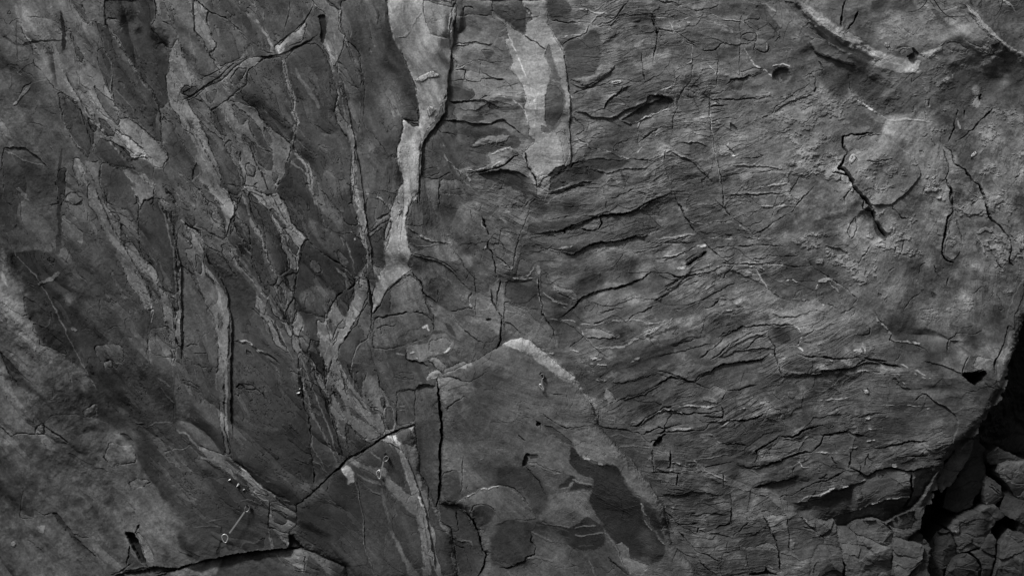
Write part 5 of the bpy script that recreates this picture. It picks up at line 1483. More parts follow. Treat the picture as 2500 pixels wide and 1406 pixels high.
P 128 8 5; 1965 10 2060 80 2140 125 2230 152 2250 180 2180 178 2100 150 2030 112 1985 60
P 116 4 7; 2230 140 2330 110 2420 150 2470 190 2380 170 2300 150
P 118 6 5; 2400 150 2430 135 2455 150 2450 170 2405 168
V 126 30 8; 2352 15 2400 65 2440 105 2480 132
G 112 40; 2080 560 | 2150 470 | 2240 380
'''
DATA2 = '''
@2000 906
V 58 9 -5; 320 1210 350 1230 390 1270 | 340 1215 385 1255 | 310 1265 350 1310 370 1330 | 325 1270 380 1320
C 4 50; 165 1300 160 1406
C 9 160; 166 1310 168 1360 168 1440
V 112 10 0; 1192 860 1192 935
P 92 0 5; 1190 1010 1240 960 1280 990 1290 1010 1240 1040 1210 1090 1190 1050
V 90 8 3; 1290 700 1330 770 | 1240 560 1270 530
C 2.4 24; 250 1120 250 1190 | 480 1060 505 1115 | 1000 565 1080 560 | 715 1200 710 1290 600 1370
V 86 14 0; 1000 570 1090 480
C 2 30; 1210 800 1270 860 | 1225 790 1285 850
V 80 6 4; 1215 810 1260 870 | 1235 800 1280 850
G 34 16; 1160 1060
V 100 12 6; 960 1110 980 1130 | 1310 1085 1325 1085
C 3 34; 1310 1010 1300 1080 | 1400 1040 1395 1120
'''
run(DATA)
# the grain of the left half: slivers of pale and dark skin between the plates, hairline splits along them
def slivers(lo, hi, sign, tone, dep, msk):
    global T, H
    m = sstep(lo, hi, sign * (n4 + 0.10 * iso4)) * msk
    T += tone * m * (1 + 0.5 * iso3); H += dep * m
mid = LW * sstep(-0.25, 0.15, iso1 + iso2) * sstep(-200, 300, Y + X) * sstep(0, 1, sstep(1500, 900, Y - 0.8 * X))
slivers(0.30, 0.33, 1, 13, -6, mid); slivers(0.36, 0.39, -1, -8, 6, mid)
LL = sstep(60, -60, X - 0.62 * (Y - 560) - 20) * sstep(560, 640, Y)      # grainy slope at the lower left
T += LL * (9 * iso3 + 9 * iso4 - 14 * sstep(0.1, 0.4, fbm(X / 40, Y / 26, 4, 421, 0.6)))
H += LL * (3.5 * iso3 + 2.0 * iso4)
hair = 0.7 * mid * sstep(0.0, 0.3, fbm(X / 60, Y / 60, 3, 411))
H -= 16 * hair * np.clip(1 - np.abs(n4 - 0.12) / 0.014, 0, 1); H -= 14 * hair * np.clip(1 - np.abs(n4 + 0.15) / 0.012, 0, 1)
T += 26 * hair * np.clip(1 - np.abs(n4 - 0.16) / 0.016, 0, 1)

# ------------------------------------------------------------------ the big slabs, the dark recess and the tumbled blocks
def tp(ox, oy, *n):
    return [(ox + n[i] / 2.812, oy + n[i + 1] / 2.812) for i in range(0, len(n) - 1, 2)]
SLABS = []
def region(idx, pts, lift, bev, edge, tilt=(0, 0)):
    """mark a stone with its own outline, lift it and round its rim"""
    sl, sd = poly_sd(pts, 10, False)
    m = sd > 0
    REG[sl] = np.where(m, idx, REG[sl])
    cx, cy = np.mean(np.array(pts), axis=0)
    H[sl] += np.where(m, lift - bev * np.exp(-np.clip(sd, 0, None) / edge) + tilt[0] * (X[sl] - cx) + tilt[1] * (Y[sl] - cy), 0)
lowslab = tp(400, 906, -160,1420, 0,1392, 120,1347, 250,1312, 380,1278, 540,1252, 700,1230, 850,1217, 960,1208, 1040,1240, 1140,1282, 1250,1335, 1290,1500, 1290,2100, -1000,2100, -700,1600)
region(1, lowslab, 30, 60, 9)
seam = tp(400, 906, 912,928, 980,872, 1040,817, 1130,727, 1210,657, 1270,592, 1330,577, 1406,527) + tp(800, 906, 380,457, 430,432, 520,392, 600,370, 608,450, 614,520, 634,560, 632,700, 665,770, 690,800, 720,860, 745,935, 785,1030, 850,1080, 865,1190, 900,1406, 900,2100, -300,2100) + tp(400, 906, 1290,2100, 1290,1500, 1250,1335, 1140,1282, 1040,1240, 960,1205, 870,1110, 906,1060, 918,1000, 912,965)
region(2, seam, 45, 55, 8)
central = tp(800, 450, 755,1312, 850,1275, 930,1242, 1020,1200, 1110,1155, 1190,1100) + tp(1200, 450, 130,1060, 210,1045, 270,1072, 350,1140, 440,1212, 560,1312) + tp(1200, 906, 575,40, 640,150, 700,240, 735,370, 800,430, 870,520, 1000,680, 1140,840, 1190,950, 1240,1180, 1360,1300, 1480,1480, 1700,2100, -200,2100) + tp(800, 906, 1025,1420, 1072,1330, 1092,1255, 1066,1230, 1050,1160, 1040,1090, 1005,1012, 945,960, 890,925, 765,920, 768,820, 776,700, 776,520, 790,420, 784,300, 770,200, 756,60)
region(3, central, 75, 85, 10)
# recess in the lower right: the wall ends and the dark gully starts
gully = [(2520, 740), (2500, 775), (2482, 850), (2455, 930), (2432, 985), (2400, 1030), (2380, 1055), (2345, 1085), (2320, 1115), (2298, 1140), (2292, 1170), (2290, 1195), (2262, 1240), (2245, 1262), (2232, 1300), (2280, 1350), (2275, 1410), (2260, 1800), (4000, 2600), (4000, 740)]
sl, sd = poly_sd(gully, 40, False)
sd = sd + 16 * iso2[sl] + 9 * iso3[sl] + 5 * iso4[sl] + 8 * ca[sl] - 3
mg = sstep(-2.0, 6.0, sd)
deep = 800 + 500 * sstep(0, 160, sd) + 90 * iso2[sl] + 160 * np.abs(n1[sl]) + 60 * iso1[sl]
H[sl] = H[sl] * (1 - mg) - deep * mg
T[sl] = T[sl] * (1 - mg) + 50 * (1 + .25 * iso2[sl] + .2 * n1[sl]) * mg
REG[sl] = np.where(sd > 0, 40, REG[sl])
# the rim above the gully and the undercut foot of the wall roll back into shade
def roll(pts, depth, L):
    sl = box(pts, L * 3); D, s, t, tot = seg_field(chaikin(pts, False), sl)
    sdv = D * s
    H[sl] -= depth * np.where(sdv > 0, np.clip(1 - sdv / L, 0, 1) ** 2, (D < 30) * 1.0) * (REG[sl] == 0)
roll([(2500, 775), (2482, 850), (2455, 930), (2432, 985), (2380, 1055), (2345, 1085), (2320, 1115), (2292, 1170), (2262, 1240)], 60, 22)
foot = tp(2000, 906, -60,985, 40,1030, 120,1080, 200,1078, 230,1055, 360,1005, 460,1040, 510,1005, 620,965, 700,900, 760,800)
def undercut(pts, depth, L):
    sl = box(pts, L * 1.5); D, s, t, tot = seg_field(chaikin(pts, False), sl)
    H[sl] -= depth * np.where(s < 0, np.clip(1 - D / L, 0, 1) ** 1.6, 0) * (REG[sl] == 0) * sstep(0, 0.2, t)
undercut(foot, 170, 62)

BLOCKS = {}
def block(idx, name, pts, lift, tone, tilt, facets, bev=6, edge=3, seed=0, back=500):
    """a loose stone: its own outline, a tilted face broken into flat facets, rounded rim, thick body"""
    sl, sd = poly_sd(pts, 12, False)
    m = sd > 0
    P = np.array(pts); cx, cy = P.mean(0); rad = np.abs(P - [cx, cy]).max()
    x = (WX[sl] - cx) / rad; y = (WY[sl] - cy) / rad
    r = np.random.RandomState(100 + idx + seed)
    h = np.full(x.shape, 1e9, dtype=np.float32)
    for k in range(facets + 2):
        a = r.rand() * 2 * math.pi; s = 0.25 + r.rand() * 0.55
        h = np.minimum(h, 60 * r.rand() + rad * S * 1000 * s * (0.35 - (x * math.cos(a) + y * math.sin(a))) * 0.6)
    h = h - h[m].mean() if m.any() else h
    hh = lift + 0.8 * h + tilt[0] * (X[sl] - cx) + tilt[1] * (Y[sl] - cy) + 7 * iso2[sl] + 2.5 * iso3[sl] + 4 * n1[sl] - bev * np.exp(-np.clip(sd, 0, None) / edge) + 26 * ca[sl] + 9 * cb_[sl]
    H[sl] = np.where(m, hh, H[sl]); RM[sl] = np.where(m, 0.35, RM[sl]); REG[sl] = np.where(m, idx, REG[sl])
    T[sl] = np.where(m, tone * (0.92 if idx >= 22 else 0.86) * (1 + 0.08 * ta_[sl] + 0.06 * tb_[sl] + 0.16 * iso2[sl] + 0.14 * iso3[sl] + 0.14 * n1[sl] + .1 * n3[sl]), T[sl])
    BLOCKS[idx] = (name, back)
def halo(pts, depth, L):
    sl, sd = poly_sd(pts, L * 2, False)
    H[sl] -= np.where((sd <= 0), depth * np.exp(sd / L), 0)
BL = [
 (10, 'rock_slab', tp(2000,906, 870,665, 960,560, 990,490, 1080,468, 1108,500, 1080,590, 1040,650, 1000,700, 930,790, 850,850, 832,760), -220, 78, (-.6, .5), 3),
 (11, 'rock_slab', tp(2000,906, 1110,470, 1160,500, 1220,560, 1190,640, 1200,720, 1160,850, 1090,975, 1000,1000, 900,960, 930,820, 1010,720, 1080,600), -380, 60, (-.5, .4), 4),
 (12, 'boulder', tp(2000,906, 1190,580, 1230,545, 1262,528, 1310,565, 1400,600, 1500,640, 1330,640, 1260,645, 1215,655, 1190,630), -260, 62, (-.4, -.6), 3),
 (13, 'boulder', tp(2000,906, 1262,645, 1400,622, 1600,640, 1600,900, 1400,900, 1340,810, 1300,760, 1250,700), -190, 82, (-.3, -.8), 2),
 (14, 'boulder', tp(2000,906, 1190,730, 1240,755, 1290,800, 1305,890, 1240,930, 1190,945, 1165,870, 1175,790), -250, 62, (-.8, .2), 3),
 (15, 'rock_slab', tp(2000,906, 1300,900, 1340,830, 1420,900, 1600,880, 1600,1180, 1400,1150, 1390,1040, 1310,1010, 1280,950), -230, 50, (.2, .4), 3),
 (16, 'boulder', tp(2000,906, 920,1082, 1000,1012, 1090,985, 1160,945, 1240,930, 1290,970, 1300,1010, 1240,1050, 1210,1105, 1150,1210, 1060,1240, 985,1262, 960,1200), -150, 76, (-.5, -.5), 4),
 (17, 'boulder', tp(2000,906, 785,1185, 830,1130, 880,1085, 940,1120, 968,1200, 985,1262, 940,1330, 890,1380, 860,1500, 750,1500, 750,1380), -230, 44, (-.2, .3), 3),
 (18, 'boulder', tp(2000,906, 1065,1250, 1120,1230, 1160,1180, 1205,1108, 1250,1170, 1225,1290, 1200,1406, 1190,1500, 1125,1500, 1130,1370, 1110,1300), -130, 70, (-.4, -.3), 3),
 (19, 'boulder', tp(2000,906, 1260,1180, 1330,1090, 1400,1120, 1600,1180, 1600,1550, 1200,1550, 1215,1400, 1240,1280), -90, 72, (-.3, -.4), 4),
 (20, 'boulder', tp(2000,906, 900,1382, 950,1300, 990,1265, 1050,1255, 1100,1300, 1125,1380, 1120,1550, 880,1550), -140, 54, (.1, -.3), 3),
 (21, 'boulder', tp(2000,906, 645,1120, 700,1115, 724,1130, 724,1200, 690,1215, 600,1200), -80, 50, (.2, .6), 2),
 (22, 'rock_block', tp(2000,906, 475,1048, 500,1010, 540,995, 580,990, 620,965, 655,968, 662,1010, 680,1030, 640,1090, 600,1100, 520,1080), -40, 66, (-.1, -.3), 3),
 (23, 'rock_block', tp(2000,906, 215,1080, 240,1045, 285,1022, 370,1005, 420,1025, 475,1052, 510,1110, 500,1180, 470,1200, 380,1165, 300,1135, 240,1110), 0, 74, (-.1, -.5), 3),
 (24, 'rock_block', tp(2000,906, 126,1090, 170,1078, 215,1088, 250,1120, 380,1168, 480,1205, 500,1260, 500,1550, 170,1550, 165,1406, 165,1300, 150,1210, 132,1195), 40, 82, (.05, -.25), 4),
 (25, 'rock_block', tp(2000,906, 500,1138, 560,1150, 640,1170, 710,1195, 715,1270, 690,1320, 640,1360, 600,1406, 590,1550, 505,1550, 505,1300), 60, 84, (-.1, -.2), 3),
 (26, 'rock_block', tp(2000,906, 712,1190, 780,1212, 760,1290, 745,1350, 760,1406, 770,1550, 600,1550, 610,1406, 650,1360, 700,1310), 0, 62, (-.4, .3), 3),
 (27, 'rock_block', tp(2000,906, -20,1030, 60,1035, 100,1022, 120,1060, 112,1110, 50,1142, 0,1130, -40,1080), 0, 72, (-.2, -.4), 2),
 (28, 'rock_block', tp(2000,906, 0,1185, 60,1190, 130,1212, 155,1240, 160,1300, 155,1406, 155,1550, -60,1550, -60,1300, -30,1220), 44, 74, (.1, -.3), 4),
]
for b in BL: halo(b[2], 12 if b[0] >= 22 else 70, 3)
for b in BL: block(b[0], b[1], b[2], b[3], b[4], b[5], b[6])
run(DATA2)

# ------------------------------------------------------------------ meshes cut out of the relief
def mk_rock_mat():
    m = bpy.data.materials.new("weathered_sandstone"); m.use_nodes = True
    n = m.node_tree; n.nodes.clear(); L = n.links.new
    out = n.nodes.new("ShaderNodeOutputMaterial"); b = n.nodes.new("ShaderNodeBsdfPrincipled"); L(b.outputs[0], out.inputs[0])
    at = n.nodes.new("ShaderNodeAttribute"); at.attribute_name = "stone"
    tc = n.nodes.new("ShaderNodeTexCoord")
    n1_ = n.nodes.new("ShaderNodeTexNoise"); n1_.inputs['Scale'].default_value = 55; n1_.inputs['Detail'].default_value = 5; n1_.inputs['Roughness'].default_value = .7
    n2_ = n.nodes.new("ShaderNodeTexNoise"); n2_.inputs['Scale'].default_value = 9; n2_.inputs['Detail'].default_value = 8; n2_.inputs['Roughness'].default_value = .65
    L(tc.outputs['Object'], n1_.inputs['Vector']); L(tc.outputs['Object'], n2_.inputs['Vector'])
    mr1 = n.nodes.new("ShaderNodeMapRange"); mr1.inputs[1].default_value = .3; mr1.inputs[2].default_value = .7; mr1.inputs[3].default_value = .62; mr1.inputs[4].default_value = 1.38
    mr2 = n.nodes.new("ShaderNodeMapRange"); mr2.inputs[1].default_value = .3; mr2.inputs[2].default_value = .7; mr2.inputs[3].default_value = .82; mr2.inputs[4].default_value = 1.18
    L(n1_.outputs[0], mr1.inputs[0]); L(n2_.outputs[0], mr2.inputs[0])
    mu = n.nodes.new("ShaderNodeMath"); mu.operation = 'MULTIPLY'; L(mr1.outputs[0], mu.inputs[0]); L(mr2.outputs[0], mu.inputs[1])
    mu2 = n.nodes.new("ShaderNodeMath"); mu2.operation = 'MULTIPLY'; L(at.outputs['Fac'], mu2.inputs[0]); L(mu.outputs[0], mu2.inputs[1])
    cb = n.nodes.new("ShaderNodeCombineColor"); [L(mu2.outputs[0], cb.inputs[i]) for i in range(3)]
    L(cb.outputs[0], b.inputs['Base Color'])
    b.inputs['Roughness'].default_value = .82; b.inputs['Specular IOR Level'].default_value = .35
    bp = n.nodes.new("ShaderNodeBump"); bp.inputs['Strength'].default_value = .55; bp.inputs['Distance'].default_value = .006
    bp.inputs['Strength'].default_value = .7
    b2 = n.nodes.new('ShaderNodeBump'); b2.inputs['Strength'].default_value = .6; b2.inputs['Distance'].default_value = .014
    L(n2_.outputs[0], b2.inputs['Height']); L(b2.outputs[0], bp.inputs['Normal']); L(n1_.outputs[0], bp.inputs['Height']); L(bp.outputs[0], b.inputs['Normal'])
    return m
ROCK = mk_rock_mat()
def lin(v):
    v = np.clip(v / 255.0, 0, 1); return np.where(v < .04045, v / 12.92, ((v + .055) / 1.055) ** 2.4)
H += HP * RM
T = 76 * (np.clip(T, 4, 250) / 76) ** 1.12 * (1 - 0.11 * sstep(650, 1300, Y))  # light falloff painted into the stone tone, darker towards the foot
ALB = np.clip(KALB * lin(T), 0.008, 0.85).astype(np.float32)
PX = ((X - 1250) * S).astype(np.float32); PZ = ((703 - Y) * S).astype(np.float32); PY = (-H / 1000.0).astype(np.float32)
def height_at(x, y):
    i = int(np.clip(np.searchsorted(ys, y), 1, NY - 1)); j = int(np.clip(np.searchsorted(xs, x), 1, NX - 1))
    return float(H[i, j]) / 1000.0
def wp(x, y, off=0.0):
    return Vector(((x - 1250) * S, -height_at(x, y) - off, (703 - y) * S))
cellreg = REG[:-1, :-1]
vid = np.arange(NX * NY, dtype=np.int32).reshape(NY, NX)
def cut(name, ids, back=0.0):
    cm = np.isin(cellreg, ids)
    q = np.stack([vid[:-1, :-1][cm], vid[1:, :-1][cm], vid[1:, 1:][cm], vid[:-1, 1:][cm]], axis=1)
    if len(q) == 0: return None
    used, inv = np.unique(q, return_inverse=True); q = inv.reshape(q.shape).astype(np.int32)
    co = np.stack([PX.ravel()[used], PY.ravel()[used], PZ.ravel()[used]], axis=1); al = ALB.ravel()[used]
    if back > 0:        # give the stone a body: side walls run back into the cliff
        e = np.concatenate([q[:, [0, 1]], q[:, [1, 2]], q[:, [2, 3]], q[:, [3, 0]]])
        N = len(co); key = e[:, 0].astype(np.int64) * N + e[:, 1]; rev = e[:, 1].astype(np.int64) * N + e[:, 0]
        be = e[~np.isin(key, rev)]
        bv, binv = np.unique(be, return_inverse=True); binv = binv.reshape(be.shape)
        bc = co[bv].copy(); c0 = co.mean(0); bc[:, 1] += back
        fc = co[bv].copy()
        extra = np.concatenate([fc, bc]); nb = len(bv)
        sq = np.stack([be[:, 1] * 0 + N + binv[:, 1], N + binv[:, 0], N + nb + binv[:, 0], N + nb + binv[:, 1]], axis=1).astype(np.int32)
        co = np.concatenate([co, extra]); al = np.concatenate([al, al[bv], al[bv]]); q = np.concatenate([q, sq])
    me = bpy.data.meshes.new(name)
    me.vertices.add(len(co)); me.loops.add(q.size); me.polygons.add(len(q))
    me.vertices.foreach_set("co", co.astype(np.float32).ravel()); me.loops.foreach_set("vertex_index", q.ravel())
    me.polygons.foreach_set("loop_start", np.arange(0, q.size, 4, dtype=np.int32)); me.update(calc_edges=True)
    me.polygons.foreach_set("use_smooth", np.zeros(len(q), dtype=bool))
    a = me.attributes.new("stone", 'FLOAT', 'POINT'); a.data.foreach_set("value", al.astype(np.float32))
    me.materials.append(ROCK); o = bpy.data.objects.new(name, me); col.objects.link(o); return o
def tag(o, label, cat, group=None, kind=None):
    if label: o['label'] = label
    if cat: o['category'] = cat
    if group: o['group'] = group
    if kind: o['kind'] = kind
    return o
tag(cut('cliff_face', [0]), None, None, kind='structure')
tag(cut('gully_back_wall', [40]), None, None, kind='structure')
tag(cut('rock_slab', [1], .5), 'pale ledge slab under the long dark fissure at the bottom left, bright along its top edge', 'rock slab')
tag(cut('rock_slab', [2], .5), 'dark wedge shaped slab with pale veins below the diagonal seam, pointed top corner', 'rock slab')
tag(cut('rock_slab', [3], .5), 'largest central slab with one black stain, right of the deep vertical crack', 'rock slab')
LBL = {10: 'long narrow dark slab leaning along the left side of the black gully', 11: 'near black slab lying deepest in the middle of the gully',
 12: 'small dark pointed stone topmost in the gully at the right edge', 13: 'paler flat faced boulder at the right edge, below the small pointed stone',
 14: 'narrow upright stone with a pale left rim beneath the paler flat faced boulder', 15: 'dark cracked slab at the right edge, beside the pale rimmed upright stone',
 16: 'wide tilted boulder in mid gully with a lighter upper right corner', 17: 'very dark boulder at the bottom, just right of the lit blocks, in the gully mouth',
 18: 'pointed upright stone between the dark rounded one and the big corner boulder', 19: 'big grey boulder filling the bottom right corner',
 20: 'rounded dark stone cut by the bottom edge, left of the pointed upright stone', 21: 'small dark stone wedged above the right end of the bottom block row',
 22: 'small notched block, highest of the row under the cliff foot', 23: 'smooth roof shaped block tucked under the overhanging cliff foot',
 24: 'broad pale block with chisel like scratches, largest in the bottom row', 25: 'pale square cornered block right of the scratched broad one',
 26: 'darker leaning block at the right end of the bottom row beside the black gully', 27: 'small lump of rock at the left end of the row, above the deep slot',
 28: 'grey block left of the black vertical slot at the bottom edge'}
CAT = {'rock_slab': 'rock slab', 'boulder': 'boulder', 'rock_block': 'rock block'}
for idx, (name, back) in BLOCKS.items():
    o = cut(name, [idx], .45 if idx >= 22 else .35)
    if o: tag(o, LBL[idx], CAT[name], {'rock_slab': None, 'boulder': 'boulders lying in the gully', 'rock_block': 'blocks along the foot of the cliff'}[name])

# ------------------------------------------------------------------ small things on the rock
def mat(name, alb, rough=.5, metal=0.0, noise=.15, scale=60):
    m = bpy.data.materials.new(name); m.use_nodes = True; n = m.node_tree; b = n.nodes['Principled BSDF']; L = n.links.new
    t = n.nodes.new("ShaderNodeTexNoise"); t.inputs['Scale'].default_value = scale
    tc = n.nodes.new("ShaderNodeTexCoord"); L(tc.outputs['Object'], t.inputs['Vector'])
    r = n.nodes.new("ShaderNodeMapRange"); r.inputs[1].default_value = .3; r.inputs[2].default_value = .7
    r.inputs[3].default_value = alb * (1 - noise); r.inputs[4].default_value = alb * (1 + noise)
    c = n.nodes.new("ShaderNodeCombineColor"); L(t.outputs[0], r.inputs[0]); [L(r.outputs[0], c.inputs[i]) for i in range(3)]
    L(c.outputs[0], b.inputs['Base Color']); b.inputs['Roughness'].default_value = rough; b.inputs['Metallic'].default_value = metal
    return m
STEEL = mat('dull_steel', .38, .38, .8); DARKSTEEL = mat('dark_steel', .05, .5, .6); WEB = mat('faded_webbing', .22, .9); ALU = mat('bright_alloy', .6, .35, .6)
CHALK = mat('white_crust', .85, .9); MUD = mat('dried_mud', .48, .95, 0, .25, 150); HOLE = mat('nest_hole', .01, 1); TWIG = mat('dry_twig_bark', .015, .9)
def tube(name, m, pts, rad, parent=None, closed=False, seg=8, taper=None):
    bm = bmesh.new(); n = len(pts); rings = []
    for i, p in enumerate(pts):
        a = pts[(i - 1) % n] if (closed or i > 0) else pts[i]; b = pts[(i + 1) % n] if (closed or i < n - 1) else pts[i]
        t = (b - a).normalized(); up = Vector((0, -1, 0)) if abs(t.y) < .9 else Vector((1, 0, 0))
        u = t.cross(up).normalized(); v = t.cross(u).normalized()
        r = rad if taper is None else rad * (1 + (taper - 1) * i / max(1, n - 1))
        rings.append([bm.verts.new(p + (u * math.cos(2 * math.pi * k / seg) + v * math.sin(2 * math.pi * k / seg)) * r) for k in range(seg)])
    for i in range(n if closed else n - 1):
        A, B = rings[i], rings[(i + 1) % n]
        for k in range(seg): bm.faces.new((A[k], A[(k + 1) % seg], B[(k + 1) % seg], B[k]))
    if not closed: bm.faces.new(rings[0][::-1]); bm.faces.new(rings[-1])
    bmesh.ops.recalc_face_normals(bm, faces=bm.faces)
    return finish(name, bm, m, parent)
def finish(name, bm, m, parent=None, smooth=True):
    me = bpy.data.meshes.new(name); bm.to_mesh(me); bm.free(); me.materials.append(m)
    for p in me.polygons: p.use_smooth = smooth
    o = bpy.data.objects.new(name, me); col.objects.link(o)
    if parent: o.parent = parent; o.matrix_parent_inverse = parent.matrix_world.inverted()
    return o
def empty(name, loc):
    o = bpy.data.objects.new(name, None); o.empty_display_size = .05; col.objects.link(o); o.location = loc
    bpy.context.view_layer.update(); return o
def smoothpts(ps, it=2, closed=False):
    for _ in range(it):
        out = []; n = len(ps)
        if not closed: out.append(ps[0])
        for i in range(n if closed else n - 1):
            a, b = ps[i], ps[(i + 1) % n]; out += [a * .75 + b * .25, a * .25 + b * .75]
        if not closed: out.append(ps[-1])
        ps = out
    return ps
def quickdraw(bx, by, top, sling, low, labels):
    """bolt and hanger stay in the rock; the quickdraw hangs from them"""
    base = wp(bx, by); e = empty('bolt_hanger', base)
    tag(e, labels[0], 'climbing bolt', 'bolt hangers on the wall')
    # washer, bolt head, bent plate with eye
    bm = bmesh.new()
    def cyl(r, d, y, seg=18):
        g = bmesh.ops.create_cone(bm, cap_ends=True, segments=seg, radius1=r, radius2=r, depth=d)
        bmesh.ops.rotate(bm, verts=g['verts'], cent=(0, 0, 0), matrix=Matrix.Rotation(math.pi / 2, 3, 'X'))
        bmesh.ops.translate(bm, verts=g['verts'], vec=(base.x, base.y + y, base.z))
    cyl(.016, .03, -.012); finish('washer', bm, DARKSTEEL, e, False)
    bm = bmesh.new(); cyl(.010, .03, -.034, 6); finish('bolt_head', bm, DARKSTEEL, e, False)
    d = Vector((top[0][0] - bx, 0, -(top[0][1] - by))) * S
    t2 = Vector((d.x, 0, d.z)).normalized(); side = Vector((-t2.z, 0, t2.x))
    bm = bmesh.new()
    prof = [(-.018, -.016), (.016, -.018), (.03, -.05), (.045, -.062)]
    rows = []
    for (s, yy) in prof:
        for dy in (0, -.004):
            rows.append([bm.verts.new(base + t2 * s + side * wv + Vector((0, yy + dy, 0))) for wv in (-.014, .014)])
    for i in range(0, len(rows) - 2, 2):
        a, a2, b, b2 = rows[i], rows[i + 1], rows[i + 2], rows[i + 3]
        bm.faces.new((a[0], a[1], b[1], b[0])); bm.faces.new((a2[0], b2[0], b2[1], a2[1]))
        bm.faces.new((a[0], b[0], b2[0], a2[0])); bm.faces.new((a[1], a2[1], b2[1], b[1]))
    a, a2, b, b2 = rows[0], rows[1], rows[-2], rows[-1]
    bm.faces.new((a[0], a2[0], a2[1], a[1])); bm.faces.new((b[0], b[1], b2[1], b2[0]))
    bmesh.ops.recalc_face_normals(bm, faces=bm.faces); finish('hanger_plate', bm, STEEL, e, False)
    q = empty('quickdraw', wp(*sling[0], .05)); tag(q, labels[1], 'quickdraw', 'quickdraws hanging on the wall')
    def loop(name, pts, m, r, off):
        P = smoothpts([wp(x, y, off) for x, y in pts], 2, True)
        ym = min(p.y for p in P); P = [Vector((p.x, ym + .004, p.z)) for p in P]
        return tube(name, m, P, r, q, True)
    c1 = loop('top_carabiner', top, STEEL, .0042, .05)
    P = smoothpts([wp(x, y, .045) for x, y in sling], 1); ym = min(p.y for p in P)
    bm = bmesh.new(); prev = None; R_ = []
    for i, p in enumerate(P):
        t = (P[min(i + 1, len(P) - 1)] - P[max(i - 1, 0)]).normalized(); s = Vector((-t.z, 0, t.x)) * .0075
        c = Vector((p.x, ym, p.z)); R_.append([bm.verts.new(c + s + Vector((0, dy, 0))) for dy in (-.002, .002)] + [bm.verts.new(c - s + Vector((0, dy, 0))) for dy in (.002, -.002)])
    for A, B in zip(R_, R_[1:]):
        for k in range(4): bm.faces.new((A[k], A[(k + 1) % 4], B[(k + 1) % 4], B[k]))
    bm.faces.new(R_[0]); bm.faces.new(R_[-1][::-1]); bmesh.ops.recalc_face_normals(bm, faces=bm.faces)
    finish('sling', bm, WEB, q, False)
    c2 = loop('bottom_carabiner', low, ALU, .0055, .05)
    a = wp(*low[0], .05); b = wp(*low[2], .05); y = min(a.y, b.y)
    tube('gate', STEEL, [Vector((a.x, y, a.z)), Vector((b.x, y, b.z))], .004, c2)
quickdraw(1326, 917, [(1321, 912), (1317, 918), (1320, 922), (1325, 924), (1328, 918), (1325, 911)], [(1322, 924), (1322, 930), (1322, 936)],
          [(1321, 935), (1315, 938), (1318, 943), (1328, 954), (1325, 943)],
          ['steel bolt hanger near the upper right shoulder of the central slab', 'short quickdraw with a bright narrow carabiner on the central slab'])
quickdraw(947, 1113, [(945, 1110), (940, 1113), (937, 1121), (942, 1124), (949, 1120), (951, 1112)], [(938, 1124), (936, 1131), (934, 1142)],
          [(931, 1142), (920, 1149), (922, 1158), (928, 1169), (932, 1158)],
          ['steel bolt hanger on the dark patch of the wedge shaped slab', 'quickdraw lying over the pale vein of the wedge shaped slab'])
quickdraw(612, 1238, [(605, 1231), (599, 1239), (600, 1246), (606, 1247), (611, 1241), (611, 1233)], [(599, 1247), (581, 1273), (562, 1299)],
          [(557, 1306), (551, 1301), (543, 1305), (545, 1317), (553, 1325), (559, 1311)],
          ['steel bolt hanger on the dark rock above the long bottom fissure', 'longest quickdraw, slanting down left across dark rock above the fissure'])
def blob(name, cx, cy, length, wid, ang, m, label, group, cat, thick=.012):
    bm = bmesh.new(); bmesh.ops.create_icosphere(bm, subdivisions=3, radius=1)
    r = random.Random(int(cx)); c = wp(cx, cy, 0); a = math.radians(ang)
    ph_ = [r.random() * 6 for _ in range(4)]
    for v in bm.verts:
        x, y, z = v.co; k = 1 + .25 * math.sin(3 * x + ph_[0]) * math.cos(4 * z + ph_[1]) + .12 * math.sin(9 * z + ph_[2])
        x *= length * S / 2 * k * (1 - .3 * x); z *= wid * S / 2 * k
        v.co = c + Vector((x * math.cos(a) - z * math.sin(a), -y * -thick * k, x * math.sin(a) + z * math.cos(a)))
    return tag(finish(name, bm, m), label, cat, group)
G1 = 'white crusts stuck to the rock'
blob('white_crust', 734, 947.5, 4, 2.6, 45, CHALK, 'small round white crust, upper of the two by the long vertical seam', G1, 'crust')
blob('white_crust', 731.5, 958, 9, 3.6, 20, CHALK, 'large white crust, lower of the two by the long vertical seam', G1, 'crust')
blob('white_crust', 562.5, 1169.5, 8, 3.2, 35, CHALK, 'white elongated crust, topmost of the three under the pale band', G1, 'crust')
blob('white_crust', 583, 1181.5, 11, 3.4, 50, CHALK, 'longest white crust, middle of the three under the pale band', G1, 'crust')
blob('white_crust', 597, 1193.5, 7, 2, 40, CHALK, 'thin white crust, lowest of the three under the pale band', G1, 'crust')
